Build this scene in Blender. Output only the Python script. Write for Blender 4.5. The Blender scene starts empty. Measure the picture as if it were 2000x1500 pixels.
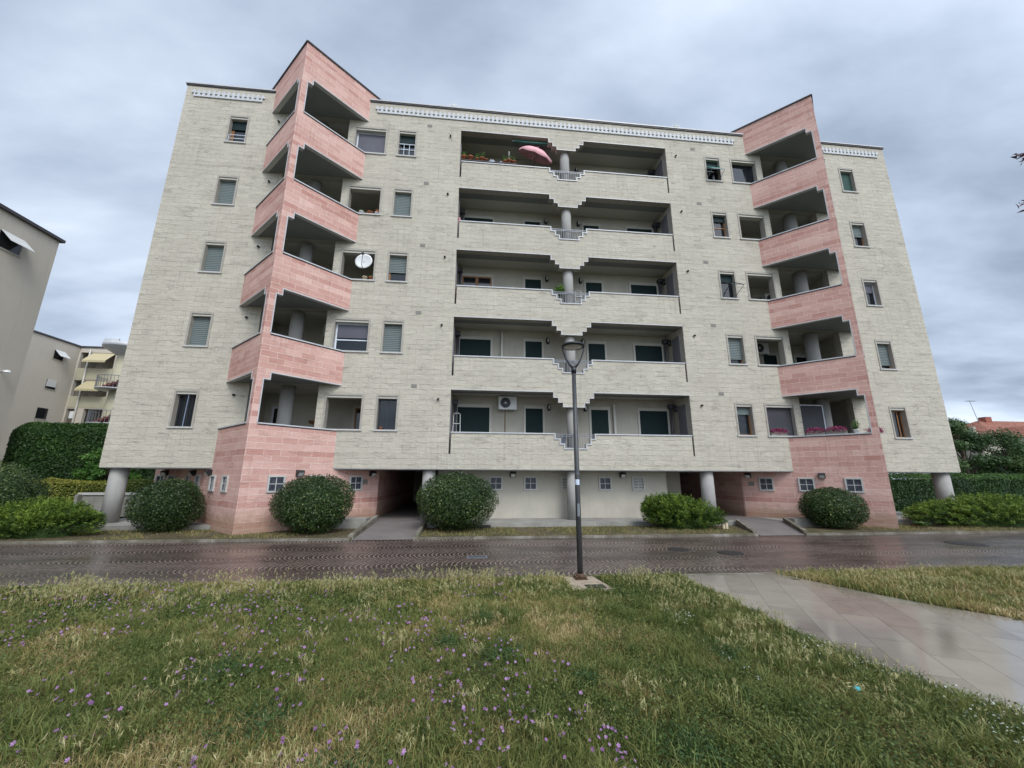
import bpy, math, random
import numpy as np
from mathutils import Vector, Matrix
R = math.radians
rng = np.random.default_rng(7)
random.seed(7)
scene = bpy.context.scene
COL = scene.collection

# ------------------------------------------------------------------ camera
cam = bpy.data.cameras.new("camera")
cam.sensor_fit = 'HORIZONTAL'; cam.sensor_width = 36.0
cam.lens = 778.1 / 2000 * 36.0
cam.clip_start = 0.05; cam.clip_end = 3000
camo = bpy.data.objects.new("camera", cam); COL.objects.link(camo)
EYE = 1.85
camo.matrix_world = (Matrix.Translation((0, -15.65, EYE)) @ Matrix.Rotation(R(-5.724), 4, 'Z')
                     @ Matrix.Rotation(R(90 + 13.055), 4, 'X') @ Matrix.Rotation(R(0.244), 4, 'Z'))
scene.camera = camo

# ------------------------------------------------------------------ world / sun / exposure
SUN_EL, SUN_AZ = 48.0, 160.0      # azimuth clockwise from +Y
w = bpy.data.worlds.new("World"); scene.world = w; w.use_nodes = True
nt = w.node_tree; N = nt.nodes; L = nt.links; N.clear()
def nn(tree, typ, **kw):
    n = tree.nodes.new(typ)
    for k, v in kw.items(): setattr(n, k, v)
    return n
sky = nn(nt, 'ShaderNodeTexSky', sky_type='NISHITA', sun_disc=False)
sky.sun_elevation = R(SUN_EL); sky.sun_rotation = R(SUN_AZ)
skm = nn(nt, 'ShaderNodeVectorMath', operation='SCALE'); skm.inputs['Scale'].default_value = 0.09
L.new(sky.outputs[0], skm.inputs[0])
tc = nn(nt, 'ShaderNodeTexCoord')
sep = nn(nt, 'ShaderNodeSeparateXYZ'); L.new(tc.outputs['Generated'], sep.inputs[0])
def mth(tree, op, a, b=None, clamp=False):
    m = nn(tree, 'ShaderNodeMath', operation=op); m.use_clamp = clamp
    for i, x in enumerate((a, b)):
        if x is None: continue
        if isinstance(x, (int, float)): m.inputs[i].default_value = x
        else: tree.links.new(x, m.inputs[i])
    return m.outputs[0]
zc = mth(nt, 'MAXIMUM', sep.outputs[2], 0.0)
den = mth(nt, 'ADD', zc, 0.22)
px = mth(nt, 'DIVIDE', sep.outputs[0], den); py = mth(nt, 'DIVIDE', sep.outputs[1], den)
cmb = nn(nt, 'ShaderNodeCombineXYZ'); L.new(px, cmb.inputs[0]); L.new(py, cmb.inputs[1])
mp = nn(nt, 'ShaderNodeMapping'); mp.inputs['Rotation'].default_value = (0, 0, R(32)); mp.inputs['Scale'].default_value = (0.55, 1.0, 1); mp.inputs['Location'].default_value = (1.2, 0.5, 0)
L.new(cmb.outputs[0], mp.inputs[0])
n1 = nn(nt, 'ShaderNodeTexNoise'); n1.inputs['Scale'].default_value = 0.72; n1.inputs['Detail'].default_value = 4; n1.inputs['Roughness'].default_value = 0.5; n1.inputs['Distortion'].default_value = 0.7
n2 = nn(nt, 'ShaderNodeTexNoise'); n2.inputs['Scale'].default_value = 2.6; n2.inputs['Detail'].default_value = 6; n2.inputs['Roughness'].default_value = 0.55
L.new(mp.outputs[0], n1.inputs[0]); L.new(mp.outputs[0], n2.inputs[0])
mixf = mth(nt, 'ADD', mth(nt, 'MULTIPLY', n1.outputs[0], 0.72), mth(nt, 'MULTIPLY', n2.outputs[0], 0.28))
cr = nn(nt, 'ShaderNodeValToRGB'); L.new(mixf, cr.inputs[0])
e = cr.color_ramp.elements
e[0].position = 0.39; e[0].color = (0.20, 0.245, 0.32, 1)
e[1].position = 0.63; e[1].color = (0.74, 0.79, 0.86, 1)
e2 = cr.color_ramp.elements.new(0.46); e2.color = (0.33, 0.39, 0.485, 1)
e3 = cr.color_ramp.elements.new(0.53); e3.color = (0.475, 0.54, 0.645, 1)
# extra sky glow added behind the camera and overhead to light the facade
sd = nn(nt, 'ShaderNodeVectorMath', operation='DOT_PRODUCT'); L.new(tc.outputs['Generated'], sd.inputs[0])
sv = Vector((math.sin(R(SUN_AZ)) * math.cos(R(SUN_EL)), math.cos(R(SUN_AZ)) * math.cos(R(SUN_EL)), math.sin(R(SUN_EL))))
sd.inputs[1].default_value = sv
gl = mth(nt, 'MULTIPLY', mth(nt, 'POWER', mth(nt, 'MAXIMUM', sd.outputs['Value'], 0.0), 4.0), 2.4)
hz = mth(nt, 'POWER', mth(nt, 'SUBTRACT', 1.0, mth(nt, 'MINIMUM', zc, 1.0)), 5.0)      # thinner, paler cloud low down
ex = mth(nt, 'ADD', mth(nt, 'MULTIPLY', hz, .15), mth(nt, 'MULTIPLY', mth(nt, 'MAXIMUM', sep.outputs[0], 0.0), .16))
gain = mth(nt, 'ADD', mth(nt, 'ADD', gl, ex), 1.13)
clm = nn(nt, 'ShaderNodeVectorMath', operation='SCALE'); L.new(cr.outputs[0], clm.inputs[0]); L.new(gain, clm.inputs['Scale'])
mx = nn(nt, 'ShaderNodeMixRGB'); mx.inputs[0].default_value = 0.93
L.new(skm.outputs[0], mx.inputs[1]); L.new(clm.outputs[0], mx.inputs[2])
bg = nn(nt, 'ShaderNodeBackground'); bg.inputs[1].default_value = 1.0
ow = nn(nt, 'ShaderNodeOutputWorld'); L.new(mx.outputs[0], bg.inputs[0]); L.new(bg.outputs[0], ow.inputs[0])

sun = bpy.data.lights.new("sun", 'SUN'); sun.energy = 1.3; sun.angle = R(22); sun.color = (1.0, 0.965, 0.91)
suno = bpy.data.objects.new("sun", sun); COL.objects.link(suno)
suno.rotation_euler = (-sv).to_track_quat('-Z', 'Y').to_euler(); suno.location = (5, -20, 30)
vs = scene.view_settings; scene.display_settings.display_device = 'sRGB'
vs.view_transform = 'Standard'; vs.look = 'None'; vs.gamma = 1.0; vs.use_curve_mapping = False; vs.exposure = 0.50
scene.cycles.max_bounces = 6; scene.cycles.transparent_max_bounces = 8

# ------------------------------------------------------------------ materials
MATS = {}
class Mat:
    """small node builder"""
    def __init__(s, name):
        s.m = bpy.data.materials.new(name); s.m.use_nodes = True; s.t = s.m.node_tree
        s.t.nodes.clear(); s.out = s.n('ShaderNodeOutputMaterial'); s.p = s.n('ShaderNodeBsdfPrincipled')
        s.t.links.new(s.p.outputs[0], s.out.inputs[0]); MATS[name] = s.m
    def n(s, typ, ins=None, **kw):
        x = nn(s.t, typ, **kw)
        for k, v in (ins or {}).items(): s.set(x.inputs[k], v)
        return x
    def set(s, inp, v):
        if hasattr(v, 'is_output') or isinstance(v, bpy.types.NodeSocket): s.t.links.new(v, inp)
        else: inp.default_value = v
    def P(s, **kw):
        for k, v in kw.items():
            s.set(s.p.inputs[{'rough': 'Roughness', 'col': 'Base Color', 'metal': 'Metallic', 'normal': 'Normal', 'spec': 'Specular IOR Level', 'coat': 'Coat Weight'}.get(k, k)], v)
    def math(s, op, a, b=None, clamp=False): return mth(s.t, op, a, b, clamp)
    def noise(s, vec, scale, detail=4, rough=.55, dist=0):
        x = s.n('ShaderNodeTexNoise', {'Scale': scale, 'Detail': detail, 'Roughness': rough, 'Distortion': dist}); s.t.links.new(vec, x.inputs[0]); return x.outputs[0]
    def ramp(s, f, stops):
        r = s.n('ShaderNodeValToRGB'); s.t.links.new(f, r.inputs[0]); el = r.color_ramp.elements
        while len(el) < len(stops): el.new(.5)
        for q, (p, c) in zip(el, stops):
            q.position = p; q.color = (*c, 1) if isinstance(c, tuple) else (c, c, c, 1)
        return r.outputs[0]
    def mix(s, f, a, b, mode='MIX'):
        x = s.n('ShaderNodeMixRGB', blend_type=mode)
        for i, v in enumerate((f, a, b)):
            if isinstance(v, tuple): v = (*v, 1) if len(v) == 3 else v
            s.set(x.inputs[i], v)
        return x.outputs[0]
    def bump(s, h, strength=.4, dist=.02, nrm=None):
        x = s.n('ShaderNodeBump', {'Strength': strength, 'Distance': dist, 'Height': h})
        if nrm is not None: s.t.links.new(nrm, x.inputs['Normal'])
        return x.outputs[0]
    def mapv(s, vec, scale=(1, 1, 1), rot=(0, 0, 0), loc=(0, 0, 0)):
        x = s.n('ShaderNodeMapping', {'Scale': scale, 'Rotation': rot, 'Location': loc}); s.t.links.new(vec, x.inputs[0]); return x.outputs[0]
    @property
    def uv(s): return s.n('ShaderNodeTexCoord').outputs['UV']
    @property
    def obj(s): return s.n('ShaderNodeTexCoord').outputs['Object']
    @property
    def pos(s): return s.n('ShaderNodeNewGeometry').outputs['Position']

def simple(name, col, rough=.6, metal=0, var=.12, scale=3.0, bump=0.0):
    m = Mat(name)
    f = m.noise(m.pos, scale, 5)
    lo = tuple(c * (1 - var) for c in col); hi = tuple(min(1, c * (1 + var)) for c in col)
    m.P(col=m.ramp(f, [(.3, lo), (.7, hi)]), rough=rough, metal=metal, spec=.15 if rough > .75 else .4)
    if bump: m.P(normal=m.bump(m.noise(m.pos, scale * 12, 6), .5, bump))
    return m.m

ROW = 0.2067
def stone(name, c_lo, c_hi, mort, pink=False):
    m = Mat(name); uv = m.uv
    br = m.n('ShaderNodeTexBrick', {'Scale': 1.0, 'Brick Width': .52, 'Row Height': ROW, 'Mortar Size': .0075, 'Mortar Smooth': .2, 'Bias': 0.0,
                                    'Color1': (0, 0, 0, 1), 'Color2': (1, 1, 1, 1), 'Mortar': (.5, .5, .5, 1)}, offset=.5, squash=1.0)
    wob = m.noise(m.mapv(uv, (3, 3, 1)), 1.0, 3)
    vecw = m.n('ShaderNodeVectorMath', operation='ADD'); m.t.links.new(uv, vecw.inputs[0])
    cw = m.n('ShaderNodeCombineXYZ'); m.t.links.new(m.math('MULTIPLY', m.math('SUBTRACT', wob, .5), .02), cw.inputs[1]); m.t.links.new(cw.outputs[0], vecw.inputs[1])
    m.t.links.new(vecw.outputs[0], br.inputs[0])
    sp = m.n('ShaderNodeSeparateXYZ'); m.t.links.new(uv, sp.inputs[0])
    row = m.math('FLOOR', m.math('DIVIDE', sp.outputs[1], ROW))
    wn = m.n('ShaderNodeTexWhiteNoise', noise_dimensions='1D'); m.t.links.new(row, wn.inputs['W'])
    tone = m.math('ADD', m.math('MULTIPLY', wn.outputs[0], .50 if pink else .12), m.math('MULTIPLY', br.outputs['Color'], .34 if pink else .20))
    fine = m.noise(m.mapv(uv, (5, 14, 1)), 1.0, 6, .6)
    mott = m.noise(m.mapv(uv, (1.5, 1.1, 1)), 1.0, 5, .6)
    tone = m.math('ADD', tone, m.math('MULTIPLY', fine, .26 if pink else .55))
    tone = m.math('ADD', tone, m.math('MULTIPLY', m.math('SUBTRACT', mott, .5), .25 if pink else .5))
    col = m.ramp(tone, [(.15, c_lo), (.85, c_hi)])
    # large weather stains of their own shape
    st = m.noise(m.mapv(uv, (.35, .22, 1)), 1.0, 5, .62)
    col = m.mix(m.ramp(st, [(.45, 0.0), (.72, .30)]), col, tuple(c * .80 for c in c_lo), 'MIX')
    # faint vertical rain streaks in patches
    rs = m.noise(m.mapv(uv, (9.0, .35, 1), loc=(3, 1, 0)), 1.0, 4, .6); rp = m.noise(m.mapv(uv, (.5, .5, 1), loc=(11, 5, 0)), 1.0, 3)
    rk = m.math('MULTIPLY', m.ramp(rs, [(.50, 0.0), (.66, 1.0)]), m.ramp(rp, [(.48, 0.0), (.62, .30)]))
    col = m.mix(rk, col, tuple(c * .62 for c in c_lo))
    # joints come and go
    jn = m.noise(m.mapv(uv, (1.9, 4.1, 1), loc=(7, 3, 0)), 1.0, 3, .6)
    vis = m.ramp(jn, [(.40, .45 if pink else .08), (.56, 1.0)])
    jm = m.math('MULTIPLY', br.outputs['Fac'], vis)
    col = m.mix(m.math('MULTIPLY', jm, .9 if pink else .62), col, mort)
    # split-face relief: thin horizontal cracks
    ck = m.noise(m.mapv(uv, (3.0, 26, 1)), 1.0, 5, .6, .3)
    crack = m.ramp(m.math('ABSOLUTE', m.math('SUBTRACT', ck, .5)), [(.0, 1.0), (.022, 0.0)])
    cg = m.ramp(m.noise(m.mapv(uv, (1.3, 3.3, 1), loc=(2, 9, 0)), 1.0, 2), [(.55, 0.0), (.66, 1.0)])
    ckm = m.math('MULTIPLY', crack, cg)
    col = m.mix(m.math('MULTIPLY', ckm, .34), col, tuple(c * .45 for c in c_lo))
    rel = m.noise(m.mapv(uv, (4.0, 9.0, 1)), 1.0, 8, .65, .6)
    h = m.math('SUBTRACT', m.math('SUBTRACT', m.math('MULTIPLY', rel, 1.0), m.math('MULTIPLY', jm, .25)), m.math('MULTIPLY', ckm, .3))
    if pink:      # earth splashed up the foot of the wall
        sz = m.n('ShaderNodeSeparateXYZ'); m.t.links.new(m.pos, sz.inputs[0])
        hgt_ = m.math('ADD', sz.outputs[2], m.math('MULTIPLY', m.noise(m.pos, 2.2, 5, .65), -.9))
        col = m.mix(m.ramp(hgt_, [(.0, .55), (.32, 0.0)]), col, (.30, .20, .12))
    m.P(col=col, rough=.88, normal=m.bump(h, .5 if pink else .7, .045), spec=.25)
    return m.m
M_CREAM = stone('cream_stone', (.43, .395, .325), (.575, .535, .445), (.27, .245, .195))
M_PINK = stone('pink_stone', (.47, .235, .195), (.68, .45, .385), (.74, .60, .52), True)
def plaster(name, col, sc=1.2, var=.10):
    m = Mat(name); p = m.pos
    f = m.noise(p, sc, 6, .6); g = m.noise(m.mapv(p, (6, 6, .6)), 1.0, 4)
    c = m.ramp(f, [(.3, tuple(x * (1 - var) for x in col)), (.7, tuple(min(1, x * (1 + var)) for x in col))])
    c = m.mix(m.ramp(g, [(.55, 0.0), (.8, .25)]), c, tuple(x * .6 for x in col))
    m.P(col=c, rough=.85, normal=m.bump(m.noise(p, 60, 4), .25, .004), spec=.25); return m.m
M_PLASTER = plaster('loggia_plaster', (.44, .41, .345))
M_CEIL = plaster('ceiling_paint', (.47, .455, .41), .8, .06)
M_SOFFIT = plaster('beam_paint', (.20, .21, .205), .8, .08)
M_CONC = plaster('column_concrete', (.33, .32, .30), 2.0, .08)
M_CONC2 = plaster('old_concrete', (.27, .26, .23), 1.5, .25)
M_TRIM = simple('trim_stone', (.46, .455, .43), .6, var=.08, scale=8)
M_COPE = simple('coping_grey', (.49, .495, .50), .35, var=.08, scale=4)
M_COPEDK = simple('coping_dark', (.05, .045, .05), .5, var=.1)
M_SURR = simple('window_surround_stone', (.34, .315, .27), .6, var=.1, scale=6)
M_BOX = simple('shutter_box_cover', (.50, .48, .42), .5, var=.05)
M_WFRAME = simple('white_frame', (.66, .71, .78), .35, var=.04)
M_WOOD = simple('brown_wood', (.26, .12, .045), .45, var=.3, scale=14)
M_DKMET = simple('dark_metal', (.045, .048, .055), .4, .6, .1)
M_GREYMET = simple('grey_metal', (.20, .21, .235), .4, .3, .1)
M_PIPE = simple('painted_pipe', (.085, .08, .095), .4, 0, .1)
M_BLACK = simple('black_plastic', (.015, .015, .017), .4, 0, .1)
M_DOORG = simple('grey_panel', (.16, .155, .175), .5, 0, .12)
M_SCREEN = simple('mesh_screen', (.040, .040, .047), .55, 0, .12, 2)
M_BLIND = simple('roller_blind', (.085, .085, .105), .5, 0, .08, 2)
M_FRIEZE = simple('frieze_cast_stone', (.50, .51, .52), .6, 0, .08, 9)
M_TERRA = simple('terracotta', (.36, .12, .055), .7, 0, .2, 12)
M_WHITE = simple('white_plastic', (.72, .73, .72), .4, 0, .05)
M_CREAMPOT = simple('cream_pot', (.60, .50, .36), .6, 0, .1)
M_CLOTHW = simple('white_cloth', (.70, .74, .82), .9, 0, .1, 8)
M_BLUECLOTH = simple('blue_grey_cloth', (.28, .33, .52), .9, 0, .12, 8)
M_PINKCLOTH = simple('pink_cloth', (.74, .40, .43), .9, 0, .10, 10)
M_CURTAIN = simple('net_curtain', (.55, .56, .58), .9, 0, .12, 10)
M_GREENSL = simple('green_fabric', (.035, .16, .125), .6, 0, .15)
M_LAMP = simple('lamp_post_paint', (.062, .064, .066), .45, .3, .15)
M_LAMPGL = simple('frosted_lamp_glass', (.60, .60, .58), .3, 0, .04)
def slats(name, c, pitch=.05, depth=.004, dark=.55):
    m = Mat(name); sp = m.n('ShaderNodeSeparateXYZ'); m.t.links.new(m.uv, sp.inputs[0])
    f = m.math('FRACT', m.math('DIVIDE', sp.outputs[1], pitch))
    line = m.ramp(f, [(.0, 0.0), (.16, 1.0), (.9, 1.0), (1.0, 0.0)])
    hh = m.ramp(f, [(.0, 0.0), (.2, .8), (.55, 1.0), (.9, .7), (1.0, 0.0)])
    n_ = m.noise(m.pos, 2.5, 4)
    col = m.mix(line, tuple(x * dark for x in c), c)
    col = m.mix(m.math('MULTIPLY', n_, .35), col, tuple(x * .6 for x in c))
    m.P(col=col, rough=.6, spec=.2, normal=m.bump(hh, .9, depth)); return m.m
M_SHUT = slats('grey_green_shutter', (.175, .21, .205), .078, .02, .18)
M_SHUTDK = slats('dark_green_shutter', (.008, .024, .025), .05, .004, .7)
M_SHUTW = slats('white_shutter', (.62, .62, .60), .06, .004, .8)
M_VENT = slats('vent_slats', (.26, .25, .22), .028, .004, .35)
# glass
m = Mat('window_glass'); m.P(col=(.02, .024, .03, 1), rough=.06, spec=.8)
tr = m.n('ShaderNodeBsdfTransparent', {'Color': (.55, .6, .62, 1)}); ms = m.n('ShaderNodeMixShader', {0: .55})
m.t.links.new(tr.outputs[0], ms.inputs[1]); m.t.links.new(m.p.outputs[0], ms.inputs[2]); m.t.links.new(ms.outputs[0], m.out.inputs[0]); M_GLASS = m.m
# ground materials
m = Mat('porphyry_paving'); p = m.pos; sp = m.n('ShaderNodeSeparateXYZ'); m.t.links.new(p, sp.inputs[0])
W_ = 1.15
wx = m.math('SUBTRACT', m.math('FRACT', m.math('DIVIDE', sp.outputs[1], W_)), .5)        # -.5 .. .5 across a fan row
arc = m.math('SQRT', m.math('SUBTRACT', 1.0, m.math('MULTIPLY', m.math('POWER', wx, 2.0), 3.2)))
nz = m.noise(p, 2.2, 3)
uu = m.math('ADD', m.math('DIVIDE', m.math('ADD', sp.outputs[0], m.math('MULTIPLY', arc, .75)), .105), m.math('MULTIPLY', nz, .5))
fu = m.math('FRACT', uu)
vv = m.math('ADD', m.math('DIVIDE', sp.outputs[1], .105), m.math('MULTIPLY', m.math('FLOOR', uu), .37))
fv = m.math('FRACT', vv)
ju = m.ramp(m.math('ABSOLUTE', m.math('SUBTRACT', fu, .5)), [(.33, 0.0), (.44, 1.0)])
jv = m.ramp(m.math('ABSOLUTE', m.math('SUBTRACT', fv, .5)), [(.40, 0.0), (.47, 1.0)])
jt = m.math('MAXIMUM', ju, m.math('MULTIPLY', jv, .35))
idn = m.n('ShaderNodeTexWhiteNoise', noise_dimensions='2D'); cx_ = m.n('ShaderNodeCombineXYZ')
m.t.links.new(m.math('FLOOR', uu), cx_.inputs[0]); m.t.links.new(m.math('FLOOR', vv), cx_.inputs[1]); m.t.links.new(cx_.outputs[0], idn.inputs['Vector'])
cs = m.ramp(idn.outputs[0], [(0, (.026, .018, .017)), (.5, (.048, .031, .028)), (1, (.072, .050, .044))])
band = m.noise(m.mapv(p, (.25, 1.1, 1)), 1.0, 5, .6)
jvis = m.math('MULTIPLY', m.ramp(band, [(.36, .15), (.54, 1.0)]), m.ramp(m.noise(p, 9, 4, .7), [(.35, .2), (.55, 1.0)]))
c = m.mix(m.math('MULTIPLY', jt, m.math('MULTIPLY', jvis, 1.0)), cs, (.36, .28, .24))
stn = m.noise(m.mapv(p, (.18, .8, 1)), 1.0, 5, .65)
c = m.mix(m.ramp(stn, [(.5, 0.0), (.75, .6)]), c, (.028, .022, .021))
pud = m.noise(m.mapv(p, (.16, .55, 1), loc=(4.1, 2.2, 0)), 1.0, 4, .6)
wet = m.ramp(pud, [(.52, 0.0), (.66, 1.0)])
rg = m.mix(wet, (.27, .27, .27), (.14, .14, .14))
stoneh = m.math('SUBTRACT', m.math('MULTIPLY', idn.outputs[0], .35), jt)
m.P(col=c, rough=rg, spec=.5, normal=m.bump(stoneh, m.math('SUBTRACT', .55, m.math('MULTIPLY', wet, .30)), .0095)); M_ROAD = m.m
m = Mat('path_slabs'); p = m.mapv(m.pos, rot=(0, 0, R(-62)))
br = m.n('ShaderNodeTexBrick', {'Scale': 1.0, 'Brick Width': .92, 'Row Height': .42, 'Mortar Size': .007, 'Mortar Smooth': .3, 'Color1': (0, 0, 0, 1), 'Color2': (1, 1, 1, 1), 'Mortar': (.4, .4, .4, 1)}, offset=.37)
m.t.links.new(p, br.inputs[0])
big = m.noise(m.mapv(p, (.9, 2.0, 1)), 1.0, 3)
c = m.ramp(m.math('ADD', m.math('MULTIPLY', br.outputs['Color'], .38), m.math('MULTIPLY', m.noise(m.pos, 2.2, 7, .65), .85)),
           [(.25, (.15, .12, .098)), (.5, (.215, .185, .15)), (.75, (.26, .23, .19)), (1, (.29, .26, .215))])
c = m.mix(m.math('MULTIPLY', br.outputs['Fac'], .5), c, (.09, .078, .06))
c = m.mix(m.ramp(m.noise(m.pos, .8, 5, .6), [(.5, 0.0), (.75, .35)]), c, (.16, .15, .145))
wt = m.ramp(m.noise(m.mapv(m.pos, (.6, .35, 1), loc=(1.0, .4, 0)), 1.0, 3), [(.45, 0.0), (.6, 1.0)])
m.P(col=c, rough=m.mix(wt, (.16, .16, .16), (.07, .07, .07)), spec=.6, normal=m.bump(m.math('SUBTRACT', m.noise(m.pos, 14, 5, .7), br.outputs['Fac']), .12, .0025)); M_PATH = m.m
def soil(name, a, b, c3, sc=6):
    m = Mat(name); p = m.pos
    f = m.math('ADD', m.math('MULTIPLY', m.noise(p, sc, 8, .7), .6), m.math('MULTIPLY', m.noise(p, .7, 4, .6), .4))
    m.P(col=m.ramp(f, [(.34, a), (.5, b), (.64, c3)]), rough=.95, normal=m.bump(m.noise(p, 40, 8, .7), .8, .02), spec=.1); return m.m
M_LAWN = soil('lawn_soil', (.030, .040, .014), (.060, .066, .024), (.11, .092, .042))
M_SOIL = soil('bed_soil', (.045, .042, .022), (.10, .085, .048), (.19, .155, .09), 9)
M_GROUND = soil('far_ground', (.03, .045, .018), (.05, .065, .028), (.08, .085, .045), 1.2)
M_WATER = Mat('puddle_water'); M_WATER.P(col=(.03, .03, .03, 1), rough=.02, spec=.9); M_WATER = M_WATER.m
M_RAMP = plaster('ramp_concrete', (.17, .15, .14), 1.2, .15)
M_BEIGE = plaster('beige_render', (.50, .45, .38), .4, .05)
M_BEIGE2 = plaster('yellow_render', (.42, .39, .28), .4, .06)
m = Mat('roof_tiles'); wv = m.n('ShaderNodeTexBrick', {'Scale': 1.0, 'Brick Width': .22, 'Row Height': .34, 'Mortar Size': .035, 'Mortar Smooth': .4, 'Color1': (.26, .075, .04, 1), 'Color2': (.42, .17, .10, 1), 'Mortar': (.10, .04, .03, 1)}, offset=.5)
m.t.links.new(m.uv, wv.inputs[0]); m.P(col=wv.outputs[0], rough=.8, normal=m.bump(wv.outputs['Fac'], .8, -.03)); M_TILES = m.m
m = Mat('yellow_awning'); sp = m.n('ShaderNodeSeparateXYZ'); m.t.links.new(m.uv, sp.inputs[0])
f = m.ramp(m.math('FRACT', m.math('MULTIPLY', sp.outputs[0], 5.0)), [(.45, 0.0), (.55, 1.0)])
m.P(col=m.mix(f, (.40, .33, .18), (.50, .44, .28)), rough=.9); M_AWN = m.m

def leafmat(name, stops, transl=.25, rough=.5):
    m = Mat(name); at = m.n('ShaderNodeAttribute'); at.attribute_name = 'tone'
    c = m.ramp(at.outputs['Fac'], stops); m.P(col=c, rough=rough, spec=.35)
    tl = m.n('ShaderNodeBsdfTranslucent'); m.t.links.new(c, tl.inputs[0]); ms = m.n('ShaderNodeMixShader', {0: transl})
    m.t.links.new(m.p.outputs[0], ms.inputs[1]); m.t.links.new(tl.outputs[0], ms.inputs[2]); m.t.links.new(ms.outputs[0], m.out.inputs[0]); return m.m
M_LAUREL = leafmat('laurel_leaves', [(0, (.014, .030, .010)), (.45, (.038, .072, .018)), (.8, (.10, .145, .034)), (1, (.27, .29, .09))], .15, .38)
M_JUNIPER = leafmat('juniper_leaves', [(0, (.025, .055, .012)), (.45, (.085, .155, .022)), (1, (.24, .34, .05))], .2)
M_HEDGE = leafmat('hedge_leaves', [(0, (.014, .040, .010)), (.5, (.040, .095, .018)), (1, (.13, .24, .04))], .2)
M_HEDGEY = leafmat('yellow_hedge_leaves', [(0, (.03, .055, .012)), (.25, (.11, .15, .025)), (.45, (.30, .29, .05)), (1, (.50, .44, .10))], .2)
M_TREE = leafmat('tree_leaves', [(0, (.022, .052, .018)), (.5, (.055, .11, .03)), (1, (.13, .20, .05))], .25)
M_PLANT = leafmat('potted_leaves', [(0, (.03, .09, .015)), (.6, (.08, .19, .03)), (1, (.20, .32, .06))], .25)
M_GRASS = leafmat('grass_blades', [(0, (.018, .042, .010)), (.20, (.072, .112, .024)), (.42, (.18, .21, .058)), (.60, (.29, .265, .09)), (.80, (.40, .29, .13)), (1, (.62, .52, .28))], .3, .6)
M_SEED = leafmat('seed_heads', [(0, (.24, .26, .09)), (.5, (.42, .40, .18)), (1, (.58, .51, .29))], .3, .7)
M_MAGENTA = leafmat('magenta_petals', [(0, (.16, .012, .05)), (.5, (.30, .03, .11)), (1, (.45, .09, .24))], .25)
M_MALLOW = leafmat('mallow_petals', [(0, (.25, .10, .27)), (.5, (.38, .18, .40)), (1, (.50, .30, .52))], .3)
M_ORANGE = leafmat('orange_petals', [(0, (.50, .10, .03)), (1, (.70, .25, .08))], .2)
M_OUTER = leafmat('dark_twig_leaves', [(0, (.05, .02, .03)), (1, (.11, .055, .065))], .2)
M_BARK = simple('bark', (.07, .055, .042), .9, 0, .3, 10)

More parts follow.
